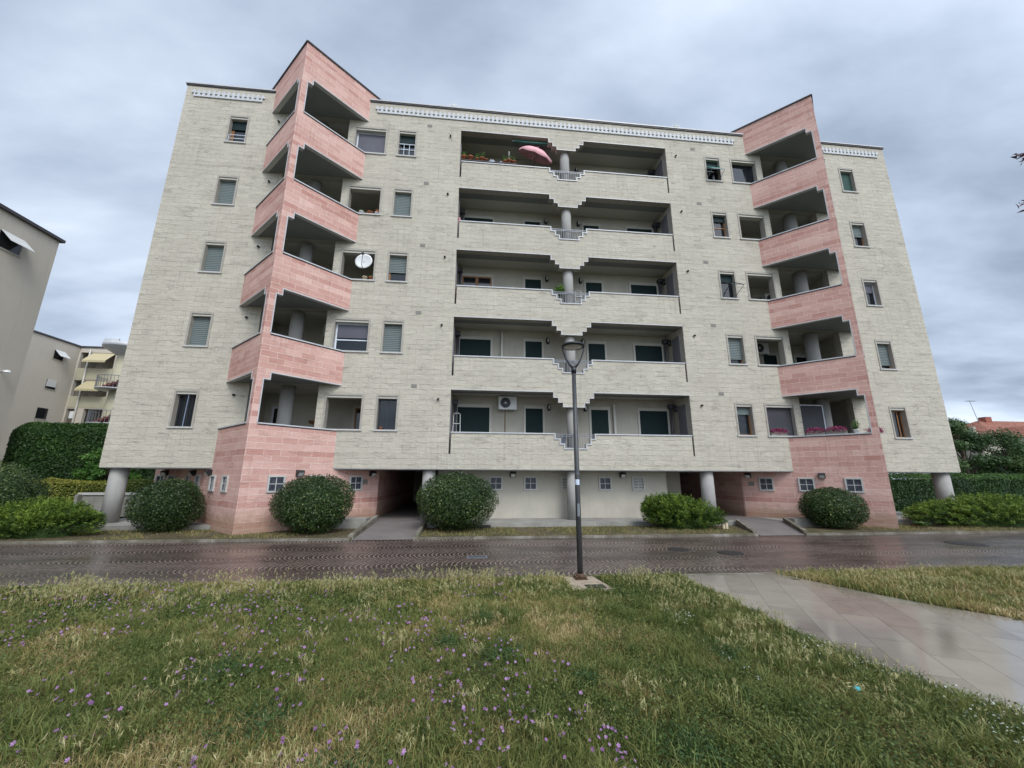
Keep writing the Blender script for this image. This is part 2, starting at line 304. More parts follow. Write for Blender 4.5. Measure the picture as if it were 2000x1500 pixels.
# ------------------------------------------------------------------ mesh builder
def tag(o, label=None, cat=None, group=None, kind=None):
    if label: o['label'] = label
    if cat: o['category'] = cat
    if group: o['group'] = group
    if kind: o['kind'] = kind
    return o
def worigin(o):
    v = Vector((0, 0, 0))
    while o is not None: v += o.location; o = o.parent
    return v
def thing(name, loc, label, cat, group=None):
    o = bpy.data.objects.new(name, None); o.empty_display_size = .1; COL.objects.link(o); o.location = loc
    return tag(o, label, cat, group)
class MB:
    def __init__(s): s.v = []; s.f = []; s.m = []; s.uvs = []; s.sm = []
    def face(s, idx, m=0, uv=None, sm=False): s.f.append(tuple(idx)); s.m.append(m); s.uvs.append(uv); s.sm.append(sm)
    def addv(s, pts): i = len(s.v); s.v += [tuple(p) for p in pts]; return i
    def quad(s, pts, m=0, sm=False): i = s.addv(pts); s.face(range(i, i + len(pts)), m, None, sm); return s
    def box(s, x0, x1, y0, y1, z0, z1, m=0):
        if x0 > x1: x0, x1 = x1, x0
        if y0 > y1: y0, y1 = y1, y0
        if z0 > z1: z0, z1 = z1, z0
        i = s.addv([(x0, y0, z0), (x1, y0, z0), (x1, y1, z0), (x0, y1, z0), (x0, y0, z1), (x1, y0, z1), (x1, y1, z1), (x0, y1, z1)])
        for q in ((0, 1, 5, 4), (1, 2, 6, 5), (2, 3, 7, 6), (3, 0, 4, 7), (4, 5, 6, 7), (3, 2, 1, 0)): s.face([i + k for k in q], m)
        return s
    def obox(s, c, ax, ay, az, hx, hy, hz, m=0):
        c = Vector(c); ax = Vector(ax).normalized(); ay = Vector(ay).normalized(); az = Vector(az).normalized()
        P = [c + ax * (hx * a) + ay * (hy * b) + az * (hz * d) for d in (-1, 1) for a, b in ((-1, -1), (1, -1), (1, 1), (-1, 1))]
        i = s.addv(P)
        for q in ((0, 1, 5, 4), (1, 2, 6, 5), (2, 3, 7, 6), (3, 0, 4, 7), (4, 5, 6, 7), (3, 2, 1, 0)): s.face([i + k for k in q], m)
        return s
    def beam(s, a, b, w, h=None, m=0):
        a = Vector(a); b = Vector(b); d = b - a; h = h or w
        up = Vector((0, 0, 1)) if abs(d.normalized().z) < .95 else Vector((1, 0, 0))
        r = d.cross(up).normalized(); u = r.cross(d).normalized()
        return s.obox((a + b) / 2, d, r, u, d.length / 2, w / 2, h / 2, m)
    def prism(s, poly, z0, z1, m=0, mtop=None):
        n = len(poly); a = s.addv([(x, y, z0) for x, y in poly] + [(x, y, z1) for x, y in poly])
        for k in range(n): q = (k + 1) % n; s.face((a + k, a + q, a + n + q, a + n + k), m)
        s.face([a + n + k for k in range(n)], m if mtop is None else mtop); s.face([a + k for k in reversed(range(n))], m); return s
    def tube(s, pts, r, n=10, m=0, cap=True):
        pts = [Vector(p) for p in pts]
        rs = r if isinstance(r, (list, tuple)) else [r] * len(pts)
        rings = []
        ref = None
        for i, p in enumerate(pts):
            d = (pts[min(i + 1, len(pts) - 1)] - pts[max(i - 1, 0)]).normalized()
            if ref is None: ref = Vector((1, 0, 0)) if abs(d.x) < .8 else Vector((0, 1, 0))
            a = (ref - d * ref.dot(d)).normalized(); b = d.cross(a); ref = a
            rings.append(s.addv([p + (a * math.cos(t) + b * math.sin(t)) * rs[i] for t in [2 * math.pi * k / n for k in range(n)]]))
        for i in range(len(rings) - 1):
            for k in range(n): q = (k + 1) % n; s.face((rings[i] + k, rings[i] + q, rings[i + 1] + q, rings[i + 1] + k), m, None, True)
        if cap: s.face([rings[0] + k for k in reversed(range(n))], m); s.face([rings[-1] + k for k in range(n)], m)
        return s
    def lathe(s, c, prof, n=24, m=0, a0=0, a1=2 * math.pi):
        full = abs(a1 - a0 - 2 * math.pi) < 1e-6; c = Vector(c); K = n if full else n + 1; rings = []
        for r, z in prof:
            rings.append(s.addv([(c.x + r * math.cos(a0 + (a1 - a0) * k / n), c.y + r * math.sin(a0 + (a1 - a0) * k / n), c.z + z) for k in range(K)]))
        for i in range(len(rings) - 1):
            for k in range(n): q = (k + 1) % K; s.face((rings[i] + k, rings[i] + q, rings[i + 1] + q, rings[i + 1] + k), m, None, True)
        return s
    def build(s, name, mats, parent=None, label=None):
        me = bpy.data.meshes.new(name); o_ = worigin(parent) if parent else Vector((0, 0, 0))
        V = np.array(s.v, float); W = V - np.array(o_)
        me.from_pydata(W.tolist(), [], s.f)
        if not isinstance(mats, (list, tuple)): mats = [mats]
        for m in mats: me.materials.append(m)
        me.polygons.foreach_set('material_index', s.m); me.polygons.foreach_set('use_smooth', s.sm)
        ul = me.uv_layers.new(name='UVMap'); uvd = np.zeros((len(me.loops), 2)); li = 0
        for f in s.f:
            P = V[list(f)]
            nv = np.zeros(3)
            for k in range(len(f)):
                a = P[k]; b = P[(k + 1) % len(f)]; nv += np.cross(a, b)
            l = np.linalg.norm(nv); nv = nv / l if l > 1e-12 else np.array([0, 0, 1.])
            if abs(nv[2]) > .8: uv = P[:, :2]
            else:
                t = np.array([-nv[1], nv[0]]); t /= np.linalg.norm(t) + 1e-12
                if t[0] < -1e-6 or (abs(t[0]) < 1e-6 and t[1] < 0): t = -t
                uv = np.stack([P[:, :2] @ t, P[:, 2]], 1)
            uvd[li:li + len(f)] = uv; li += len(f)
        ul.data.foreach_set('uv', uvd.ravel()); me.update()
        o = bpy.data.objects.new(name, me); COL.objects.link(o)
        if parent: o.parent = parent
        if label: o['label'] = label
        return o
def copy_tree(o, parent=None):
    c = o.copy(); COL.objects.link(c)
    if parent is not None: c.parent = parent
    for ch in [x for x in o.children]: copy_tree(ch, c)
    return c

def gridwall(mb, x0, x1, z0, z1, holes, T, th=.3, mf=0, ms=0, extra_x=(), extra_z=()):
    """vertical wall with holes; T(x, z, depth) -> world point; holes = rects (xa, xb, za, zb)"""
    xs = sorted({round(v, 4) for v in [x0, x1, *extra_x] + [h[0] for h in holes] + [h[1] for h in holes] if x0 - 1e-6 <= v <= x1 + 1e-6})
    zs = sorted({round(v, 4) for v in [z0, z1, *extra_z] + [h[2] for h in holes] + [h[3] for h in holes] if z0 - 1e-6 <= v <= z1 + 1e-6})
    nx, nz = len(xs) - 1, len(zs) - 1
    solid = [[True] * nz for _ in range(nx)]
    for i in range(nx):
        for j in range(nz):
            cx, cz = (xs[i] + xs[i + 1]) / 2, (zs[j] + zs[j + 1]) / 2
            if any(a < cx < b and c < cz < d for a, b, c, d in holes): solid[i][j] = False
    idx = {}
    def V(i, j, k):
        if (i, j, k) not in idx: idx[(i, j, k)] = mb.addv([T(xs[i], zs[j], th * k)])
        return idx[(i, j, k)]
    for i in range(nx):
        for j in range(nz):
            if not solid[i][j]: continue
            mb.face((V(i, j, 0), V(i + 1, j, 0), V(i + 1, j + 1, 0), V(i, j + 1, 0)), mf)
            mb.face((V(i, j, 1), V(i, j + 1, 1), V(i + 1, j + 1, 1), V(i + 1, j, 1)), ms)
            for di, dj, a, b in ((-1, 0, (i, j), (i, j + 1)), (1, 0, (i + 1, j + 1), (i + 1, j)), (0, -1, (i + 1, j), (i, j)), (0, 1, (i, j + 1), (i + 1, j + 1))):
                ii, jj = i + di, j + dj
                if 0 <= ii < nx and 0 <= jj < nz and solid[ii][jj]: continue
                mb.face((V(*a, 0), V(*b, 0), V(*b, 1), V(*a, 1)), ms)
    return mb
FACE = lambda x, z, d: (x, d, z)

def leafmesh(name, mat, P, Nrm, size, asp=.5, tone=None, parent=None, jitter=.6, up=None, extra=None, dihedral=0.0):
    """diamond leaves at points P, roughly facing Nrm"""
    n = len(P); Nn = Nrm + rng.normal(0, jitter, (n, 3)); Nn /= np.linalg.norm(Nn, axis=1)[:, None] + 1e-9
    A = rng.normal(0, 1, (n, 3)) if up is None else up + rng.normal(0, .35, (n, 3))
    A -= Nn * (A * Nn).sum(1)[:, None]; A /= np.linalg.norm(A, axis=1)[:, None] + 1e-9
    B = np.cross(Nn, A)
    s_ = (size * (rng.uniform(.65, 1.35, n)))[:, None] if np.isscalar(size) else size[:, None]
    V = np.stack([P - A * s_ * .5, P + B * s_ * asp * .5 + Nn * s_ * .08, P + A * s_ * .5, P - B * s_ * asp * .5 + Nn * s_ * .08], 1).reshape(-1, 3)
    return rawmesh(name, mat, V, 4, tone if tone is not None else rng.uniform(0, 1, n), parent)
def rawmesh(name, mat, V, k, tone, parent=None):
    """n polygons of k verts each, tone per face"""
    o_ = np.array(worigin(parent)) if parent else np.zeros(3)
    V = V - o_; nf = len(V) // k
    me = bpy.data.meshes.new(name); me.vertices.add(len(V)); me.vertices.foreach_set('co', V.astype(np.float32).ravel())
    me.loops.add(len(V)); me.loops.foreach_set('vertex_index', np.arange(len(V), dtype=np.int32))
    me.polygons.add(nf); me.polygons.foreach_set('loop_start', np.arange(0, len(V), k, dtype=np.int32))
    me.update(calc_edges=True)
    at = me.attributes.new('tone', 'FLOAT', 'FACE'); at.data.foreach_set('value', np.clip(np.asarray(tone, dtype=np.float32), 0, 1))
    me.materials.append(mat); o = bpy.data.objects.new(name, me); COL.objects.link(o)
    if parent: o.parent = parent
    return o
def vnoise(P, scale, seed=0):
    """cheap smooth 3-D noise in numpy, 0..1"""
    r = np.random.default_rng(seed); out = np.zeros(len(P)); amp = 0
    for o_ in range(3):
        for _ in range(4):
            k = r.normal(0, 1, 3) * scale * 2 ** o_; ph = r.uniform(0, 6.28)
            out += np.sin(P @ k + ph) / 2 ** o_; amp += 1 / 2 ** o_
    return .5 + .5 * out / amp * 1.8

# ------------------------------------------------------------------ GROUND
def sheet(name, poly, z, mat, kind='structure', thick=0):
    mb = MB()
    if thick: mb.prism(poly, z - thick, z)
    else: mb.quad([(x, y, z) for x, y in poly])
    return tag(mb.build(name, mat), kind=kind)
sheet('ground', [(-700, -300), (700, -300), (700, 900), (-700, 900)], -.06, M_GROUND)
sheet('road', [(-120, -7.66), (120, -7.66), (120, -2.80), (-120, -2.80)], 0, M_ROAD)
# lawn, gently uneven
def lawn(name, inside, x0, x1, y0, y1, st=.25):
    xs = np.arange(x0, x1 + 1e-6, st); ys = np.arange(y0, y1 + 1e-6, st)
    mb = MB(); mb.addv([(x, y, .0) for y in ys for x in xs]); nx = len(xs)
    for j in range(len(ys) - 1):
        for i in range(nx - 1):
            if inside(xs[i] + st / 2, ys[j] + st / 2): mb.face((j * nx + i, j * nx + i + 1, (j + 1) * nx + i + 1, (j + 1) * nx + i), 0, None, True)
    mb.v = [(x, y, .012 + .02 * math.sin(x * 1.3 + y) * math.cos(y * 1.7 - .4 * x)) for x, y, z in mb.v]
    return tag(mb.build(name, M_LAWN), kind='structure')
PL = [(3.97, -7.68), (3.95, -10.4), (3.97, -11.3), (4.35, -12.3), (5.3, -13.6), (7.6, -16.2)]     # left edge of the path
PR = [(6.0, -7.72), (6.55, -9.15), (6.95, -9.95), (7.6, -10.75), (8.9, -12.2), (11.5, -15.0)]
def pathx(pts, y):
    ys = [p[1] for p in pts]; xs = [p[0] for p in pts]; return np.interp(-y, [-q for q in ys], xs)
sheet('path', PL + PR[::-1], .016, M_PATH)
lawn('lawn', lambda x, y: x < pathx(PL, y) + .12, -40, 8, -24, -7.75)
lawn('lawn_beyond_path', lambda x, y: x > pathx(PR, y) - .12, 5, 45, -24, -7.75)
# planting beds with kerb
def bed(poly, z=.07): return sheet('planting_bed', poly, z, M_SOIL, thick=.12)
bed([(-60, -2.72), (-3.45, -2.72), (-3.45, -.62), (-60, -.62)])
bed([(-1.62, -2.72), (9.30, -2.72), (10.2, -.62), (-1.62, -.62)])
bed([(11.15, -2.72), (60, -2.72), (60, -.62), (12.05, -.62)])
M_KERB = soil('mossy_kerb', (.07, .065, .045), (.17, .155, .12), (.33, .31, .27), 2.2)
k_ = MB()
for a, b in ((-60, -3.5), (-1.66, 9.34), (11.02, 60)): k_.box(a, b, -2.84, -2.735, -.02, .065)
tag(k_.build('kerb', M_KERB), kind='structure')
tag(MB().box(-60, 9.2, -7.80, -7.665, -.02, .02).box(9.2, 60, -7.75, -7.665, -.02, .012).build('kerb', M_KERB), kind='structure')
# floor under the building
sheet('plinth_floor', [(-13.3, -.6), (-3.75, -.6), (-3.75, 12), (-13.3, 12)], .21, M_CONC2, thick=.25)
sheet('plinth_floor', [(-3.74, .35), (-1.63, .35), (-1.63, 14), (-3.74, 14)], .20, M_RAMP, thick=.25)
sheet('plinth_floor', [(-1.61, -.6), (8.3, -.6), (10.15, -.6), (9.85, 14), (-1.61, 14)], .215, M_CONC2, thick=.25)
sheet('plinth_floor', [(9.86, -.59), (12.1, -.59), (12.1, 14), (9.86, 14)], .205, M_RAMP, thick=.25)
sheet('plinth_floor', [(12.12, -.6), (21.4, -.6), (21.4, 12), (12.12, 12)], .21, M_CONC2, thick=.25)
mb = MB(); mb.quad([(-3.42, -2.82, .008), (-1.66, -2.82, .008), (-1.66, .35, .202), (-3.42, .35, .202)]); tag(mb.build('entrance_ramp', M_RAMP), kind='structure')
mb = MB(); mb.quad([(9.42, -2.82, .008), (11.05, -2.82, .008), (12.0, -.59, .207), (10.25, -.59, .207)]); tag(mb.build('entrance_ramp', M_RAMP), kind='structure')
def lowcurb(a, b, h0, h1, wd, label):
    a = Vector((*a, 0)); b = Vector((*b, 0)); d = (b - a).normalized(); r = Vector((-d.y, d.x, 0)) * wd / 2
    mb = MB(); P = [a - r, a + r, b + r, b - r]
    i = mb.addv([(p.x, p.y, -.02) for p in P] + [(P[0].x, P[0].y, h0), (P[1].x, P[1].y, h0), (P[2].x, P[2].y, h1), (P[3].x, P[3].y, h1)])
    for q in ((0, 1, 5, 4), (1, 2, 6, 5), (2, 3, 7, 6), (3, 0, 4, 7), (4, 5, 6, 7)): mb.face([i + k for k in q])
    return tag(mb.build('ramp_curb', M_KERB), label, 'curb', 'low concrete curbs beside the entrance ramps')
lowcurb((-3.50, -2.7), (-3.50, .6), .13, .40, .14, 'concrete curb between the ramp and the big bush right of the left pink tower')
lowcurb((-1.57, -2.7), (-1.57, .3), .13, .38, .12, 'concrete curb on the right side of the left entrance ramp')
lowcurb((9.33, -2.7), (10.15, -.65), .12, .30, .12, 'concrete curb between the feathery juniper and the right entrance ramp')
lowcurb((11.13, -2.7), (12.02, -.75), .13, .36, .14, 'concrete curb right of the right entrance ramp by the right pink tower')
mb = MB().box(-5.2, -3.6, -.55, .15, .0, .38); tag(mb.build('concrete_step', M_CONC2), 'flat concrete step behind the bush beside the left entrance ramp', 'step')
mb = MB().box(12.0, 13.2, -1.25, -.75, .0, .36); tag(mb.build('concrete_step', M_CONC2), 'flat concrete step beside the right entrance ramp under the pink wall', 'step')

# ------------------------------------------------------------------ APARTMENT BUILDING
FH = 3.1
BLD = thing('apartment_building', (4.1, 6, 0), 'six storey cream stone apartment building with two pink zigzag balcony towers', 'apartment building')
Zf = lambda k, z: z + FH * k
TOPZ = 18.80
XL, XR = -12.98, 21.16
TWL = dict(xl=-9.26, xr=-5.08, ax=-7.15, ay=-2.06, rl=-8.42, rr=-5.91)
TWR = dict(xl=13.31, xr=17.42, ax=15.35, ay=-2.03, rl=14.08, rr=16.60)
SMALL = [(-11.0, -10.15), (-3.72, -2.86), (11.06, 11.90), (18.32, 19.16)]
BIGW = [(-5.64, -4.19), (12.41, 13.81)]
holes = []
CX = 4.11
LGL, LGR = -.87, 9.09
for k in range(5):
    for a, b in SMALL: holes.append((a + .05, b - .05, Zf(k, 3.545), Zf(k, 4.892)))
    for a, b in BIGW: holes.append((a + .05, b - .05, Zf(k, 3.545), Zf(k, 4.892)))
    for t in (TWL, TWR): holes.append((t['rl'], t['rr'], Zf(k, 2.50), Zf(k, 5.27)))
    # central loggia, stepped console kept solid
    holes.append((LGL, 3.26, Zf(k, 2.68), Zf(k, 5.20))); holes.append((4.96, LGR, Zf(k, 2.68), Zf(k, 5.20)))
    holes.append((3.26, 4.96, Zf(k, 2.68), Zf(k, 4.59)))
    holes.append((3.26, 3.46, Zf(k, 4.5), Zf(k, 4.97))); holes.append((3.46, 3.65, Zf(k, 4.5), Zf(k, 4.77)))
    holes.append((4.76, 4.96, Zf(k, 4.5), Zf(k, 4.97))); holes.append((4.57, 4.76, Zf(k, 4.5), Zf(k, 4.77)))
mb = MB(); gridwall(mb, XL, XR, 2.11, TOPZ, holes, FACE, .3, 0, 1)
mb.box(XL, XL + .3, .3, 12, 2.11, TOPZ); mb.box(XR - .3, XR, .3, 12, 2.11, TOPZ); mb.box(XL, XR, 12, 12.3, 2.11, TOPZ)
mb.build('wall', [M_CREAM, M_SURR], BLD)
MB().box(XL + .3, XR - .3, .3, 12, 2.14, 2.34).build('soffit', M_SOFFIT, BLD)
MB().box(XL + .02, XR - .02, .02, 12, 2.085, 2.112).build('lip_trim', M_COPE, BLD)
MB().box(XL + .3, XR - .3, .3, 12, 18.3, 18.55).build('roof', M_CONC2, BLD)
def rcope(x0, x1, y=-.07):
    return MB().box(x0, x1, y, .42, TOPZ + .012, TOPZ + .065).box(x0 + .02, x1 - .02, y + .025, .40, TOPZ - .055, TOPZ + .012, 1).build('coping', [M_COPE, M_COPEDK], BLD)
rcope(XL - .06, TWL['xl'] + .02); rcope(TWL['xr'] - .02, TWR['xl'] + .02); rcope(TWR['xr'] - .02, XR + .06)
# frieze
def frieze(x0, x1, z0, z1, p=.205):
    """two courses of small cast blocks with triangular gaps that show the wall"""
    mb = MB(); h = (z1 - z0) / 2; D = .05; n = int((x1 - x0) / p)
    def pr(poly):
        m_ = len(poly); i = mb.addv([(x, -D, z) for x, z in poly] + [(x, -.001, z) for x, z in poly]); mb.face([i + k for k in range(m_)])
        for k in range(m_): q = (k + 1) % m_; mb.face((i + q, i + k, i + m_ + k, i + m_ + q))
    for i in range(n):
        c = x0 + (i + .5) * p; zm = z0 + h
        pr([(c - p * .49, zm), (c + p * .49, zm), (c + p * .14, z1), (c - p * .14, z1)])
        if 0 < i:
            c -= p / 2                                   # lower course sits half a block over, with a notch under each joint
            pr([(c - p * .5, z0), (c + p * .5, z0), (c + p * .5, z0 + h * .45), (c - p * .5, z0 + h * .45)])
            pr([(c - p * .5, z0 + h * .451), (c - p * .16, z0 + h * .451), (c - p * .30, zm - .001), (c - p * .5, zm - .001)])
            pr([(c + p * .16, z0 + h * .451), (c + p * .5, z0 + h * .451), (c + p * .5, zm - .001), (c + p * .30, zm - .001)])
    return mb.build('frieze', M_FRIEZE, BLD)
frieze(-12.73, -9.50, 18.16, 18.53); frieze(-4.83, 12.98, 18.16, 18.53); frieze(17.55, 21.0, 18.16, 18.53)

def diag(t, side, z0, z1, holes, mb, u0=0.0, u1=None, th=.16, mf=0, ms=1):
    """pink diagonal wall: u runs from the facade (0) to the apex; side -1 left face, +1 right face"""
    fx = t['xl'] if side < 0 else t['xr']
    A = Vector((fx, 0)); B = Vector((t['ax'], t['ay'])); d = (B - A); Lg = d.length; d /= Lg
    nrm = Vector((d.y, -d.x)) if side > 0 else Vector((-d.y, d.x))   # outward
    if nrm.y > 0: nrm = -nrm
    if u1 is None: u1 = Lg
    T = (lambda u, z, dd: (A.x + d.x * u - nrm.x * dd, A.y + d.y * u - nrm.y * dd, z))
    gridwall(mb, u0, u1, z0, z1, holes, T, th, mf, ms)
    return T, Lg, d, nrm
OPB, OPT, OPS = 3.50, 5.25, 5.0
def tower(t, name_label, lext, rext):
    mb = MB(); info = {}
    for side in (-1, 1):
        fx = t['xl'] if side < 0 else t['xr']; Lg = math.hypot(t['ax'] - fx, t['ay'])
        pil = .235; hs = []
        for k in range(5):
            hs.append((-.01, Lg - pil - .2, Zf(k, OPB), Zf(k, OPT))); hs.append((Lg - pil - .2, Lg - pil, Zf(k, OPB), Zf(k, OPS)))
        T, Lg, d, nrm = diag(t, side, -.1, 19.24, hs, mb)
        info[side] = (T, Lg, pil, d, nrm)
        ext = lext if side < 0 else rext
        diag(t, side, -.1, 2.08, [], mb, u0=-ext, u1=0)             # ground floor wall running on under the building
        diag(t, side, 18.4, 19.24, [], mb, u0=-1.9, u1=0)           # and above the roof
    body = mb.build('tower_wall', [M_PINK, M_TRIM], BLD)
    # coping and trims
    top = MB()
    for side in (-1, 1):
        T, Lg, pil, d, nrm = info[side]
        def bx(u0, u1, z0, z1, o0, o1, mbb, m=0):
            c = [T(u0, z0, o0), T(u1, z0, o0), T(u1, z0, o1), T(u0, z0, o1)]
            i = mbb.addv(c + [(x, y, z1) for x, y, _ in c])
            for q in ((0, 1, 5, 4), (1, 2, 6, 5), (2, 3, 7, 6), (3, 0, 4, 7), (4, 5, 6, 7), (3, 2, 1, 0)): mbb.face([i + k for k in q], m)
        bx(-1.9, Lg + .02, 19.243, 19.30, -.05, .22, top)
        for k in range(5):
            cp = MB(); bx(.0, Lg - pil, Zf(k, OPB) + .002, Zf(k, OPB) + .045, -.035, .19, cp); bx(.0, Lg - pil - .002, Zf(k, OPB) - .03, Zf(k, OPB) - .001, -.012, -.003, cp, 1)
            cp.build('coping', [M_COPE, M_COPEDK], BLD)
            tr = MB(); w_ = .035
            bx(.0, Lg - pil - .2, Zf(k, OPT) - .002, Zf(k, OPT) + w_, -.018, -.003, tr)
            bx(Lg - pil - .2 , Lg - pil - .2 + w_, Zf(k, OPS), Zf(k, OPT) + w_, -.0182, -.003, tr)
            bx(Lg - pil - .2 + w_, Lg - pil + w_, Zf(k, OPS) - .0, Zf(k, OPS) + w_, -.018, -.003, tr)
            bx(Lg - pil, Lg - pil + w_, Zf(k, OPB) + .046, Zf(k, OPS), -.0182, -.003, tr)
            tr.build('opening_trim', M_COPE, BLD)
    top.build('tower_coping', M_COPEDK, BLD)
    # slabs (floor of k, ceiling of k-1)
    i = .1
    tri = [(t['xl'] + .16, .31), (t['xl'] + .24, -.0), (t['ax'], t['ay'] + .24), (t['xr'] - .24, 0), (t['xr'] - .16, .31)]
    rec = (t['rl'], t['rr'])
    for k in range(6):
        z0, z1 = Zf(k, 5.27 - FH), Zf(k, 2.46)
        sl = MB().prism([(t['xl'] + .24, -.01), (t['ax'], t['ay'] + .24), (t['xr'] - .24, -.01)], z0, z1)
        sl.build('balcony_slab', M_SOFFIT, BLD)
    return info
info_L = tower(TWL, '', 3.05 * 1.414, 1.38 * 1.414)
info_R = tower(TWR, '', 1.36 * 1.414, 1.4 * 1.414)
# pink wall under the left end turning toward the road
mb = MB(); a = (TWL['xl'] - 3.05, 3.05)
gridwall(mb, -13.27, -12.33, .2, 2.08, [], lambda x, z, d: (x, 3.04 + d, z), .2, 0, 0)
mb.box(-13.27, -13.1, 3.24, 9, .2, 2.08); mb.build('tower_wall', [M_PINK, M_TRIM], BLD)

# recesses behind the towers (also behind the wide windows) and the central loggias
def recess(k, x0, x1, yb, zf_, zc_, front=.3):
    mb = MB(); z0, z1 = Zf(k, zf_), Zf(k, zc_)
    mb.quad([(x0, yb, z0), (x1, yb, z0), (x1, yb, z1), (x0, yb, z1)])
    mb.quad([(x0, front, z0), (x0, yb, z0), (x0, yb, z1), (x0, front, z1)])
    mb.quad([(x1, yb, z0), (x1, front, z0), (x1, front, z1), (x1, yb, z1)])
    mb.quad([(x0, front - .3, z0), (x1, front - .3, z0), (x1, yb, z0), (x0, yb, z0)], 1)
    mb.quad([(x0, front, z1), (x0, yb, z1), (x1, yb, z1), (x1, front, z1)], 2)
    return mb.build('balcony_recess', [M_PLASTER, M_CONC2, M_CEIL], BLD)
for k in range(5):
    recess(k, -8.75, -3.95, 2.05, 2.46, 5.262); recess(k, 12.2, 16.95, 2.05, 2.46, 5.262)
    recess(k, LGL - .001, LGR + .001, 1.5, 2.46, 5.26, .3)
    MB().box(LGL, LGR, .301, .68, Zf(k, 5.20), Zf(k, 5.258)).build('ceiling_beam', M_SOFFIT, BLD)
    for x, y, r in ((-7.22, .45, .255), (15.50, .40, .28)):
        MB().tube([(x, y, Zf(k, 2.461)), (x, y, Zf(k, 5.26))], r, 28).build('column', M_CONC, BLD)
    MB().tube([(4.10, .34, Zf(k, 2.461)), (4.10, .34, Zf(k, 5.199))], .225, 28).build('column', M_CONC, BLD)
for x, y, r in ((-12.60, .42, .265), (-1.6, .40, .25), (4.07, .40, .25), (9.72, .40, .26), (20.66, .42, .29)):
    MB().tube([(x, y, .2), (x, y, 2.11)], r, 32).build('column', M_CONC, BLD)

# central parapets with stepped notch, coping and railing
for k in range(5):
    q = lambda z: Zf(k, z)
    mb = MB()
    gridwall(mb, LGL + .075, LGR - .07, q(2.68), q(3.485), [(3.27, 4.96, q(3.28), q(3.6)), (3.47, 4.77, q(3.08), q(3.6)), (3.65, 4.59, q(2.90), q(3.6))], FACE, .16, 0, 1)
    par = mb.build('balcony_parapet', [M_CREAM, M_SURR], BLD)
    cp = MB(); h = .045; y0, y1 = -.035, .19
    for a, b, z in ((LGL + .06, 3.27, 3.487), (3.315, 3.47, 3.282), (3.515, 3.65, 3.082), (3.695, 4.545, 2.902), (4.59, 4.725, 3.082), (4.77, 4.915, 3.282), (4.96, LGR - .055, 3.487)):
        cp.box(a, b, y0, y1, q(z), q(z) + h)
    for x, za, zb in ((3.27, 3.282, 3.487 + h), (3.47, 3.082, 3.282 + h), (3.65, 2.902, 3.082 + h)): cp.box(x, x + .045, y0 - .001, y1, q(za), q(zb))
    for x, za, zb in ((4.915, 3.282, 3.487 + h), (4.725, 3.082, 3.282 + h), (4.545, 2.902, 3.082 + h)): cp.box(x, x + .045, y0 - .001, y1, q(za), q(zb))
    cp.build('coping', M_COPE, par)
    rl = MB()
    for z in (3.50, 3.43): rl.beam((3.30, .10, q(z)), (4.93, .10, q(z)), .022)
    rl.beam((3.70, .10, q(2.98)), (4.54, .10, q(2.98)), .02)
    for i in range(15):
        x = 3.36 + i * .108; zb = 3.33 if x < 3.5 or x > 4.75 else (3.13 if x < 3.68 or x > 4.57 else 2.95)
        rl.beam((x, .10, q(zb)), (x, .10, q(3.5)), .012)
    rl.build('railing', M_GREYMET, par)
    # thin trim along the top of the opening
    tr = MB(); w_ = .03
    for a, b, z in ((LGL, 3.26, 5.20), (3.26, 3.46, 4.97), (3.46, 3.65, 4.77), (3.65, 4.57, 4.59), (4.57, 4.76, 4.77), (4.76, 4.96, 4.97), (4.96, LGR, 5.20)):
        tr.box(a, b, -.014, -.003, q(z), q(z) + w_)
    for x, za, zb in ((3.26, 4.97, 5.20), (3.46, 4.77, 4.97), (3.65, 4.59, 4.77)): tr.box(x - .0, x + w_, -.015, -.003, q(za) + w_, q(zb))
    for x, za, zb in ((4.96, 4.97, 5.20), (4.76, 4.77, 4.97), (4.57, 4.59, 4.77)): tr.box(x - w_, x, -.015, -.003, q(za) + w_, q(zb))
    tr.build('opening_trim', M_COPE, BLD)

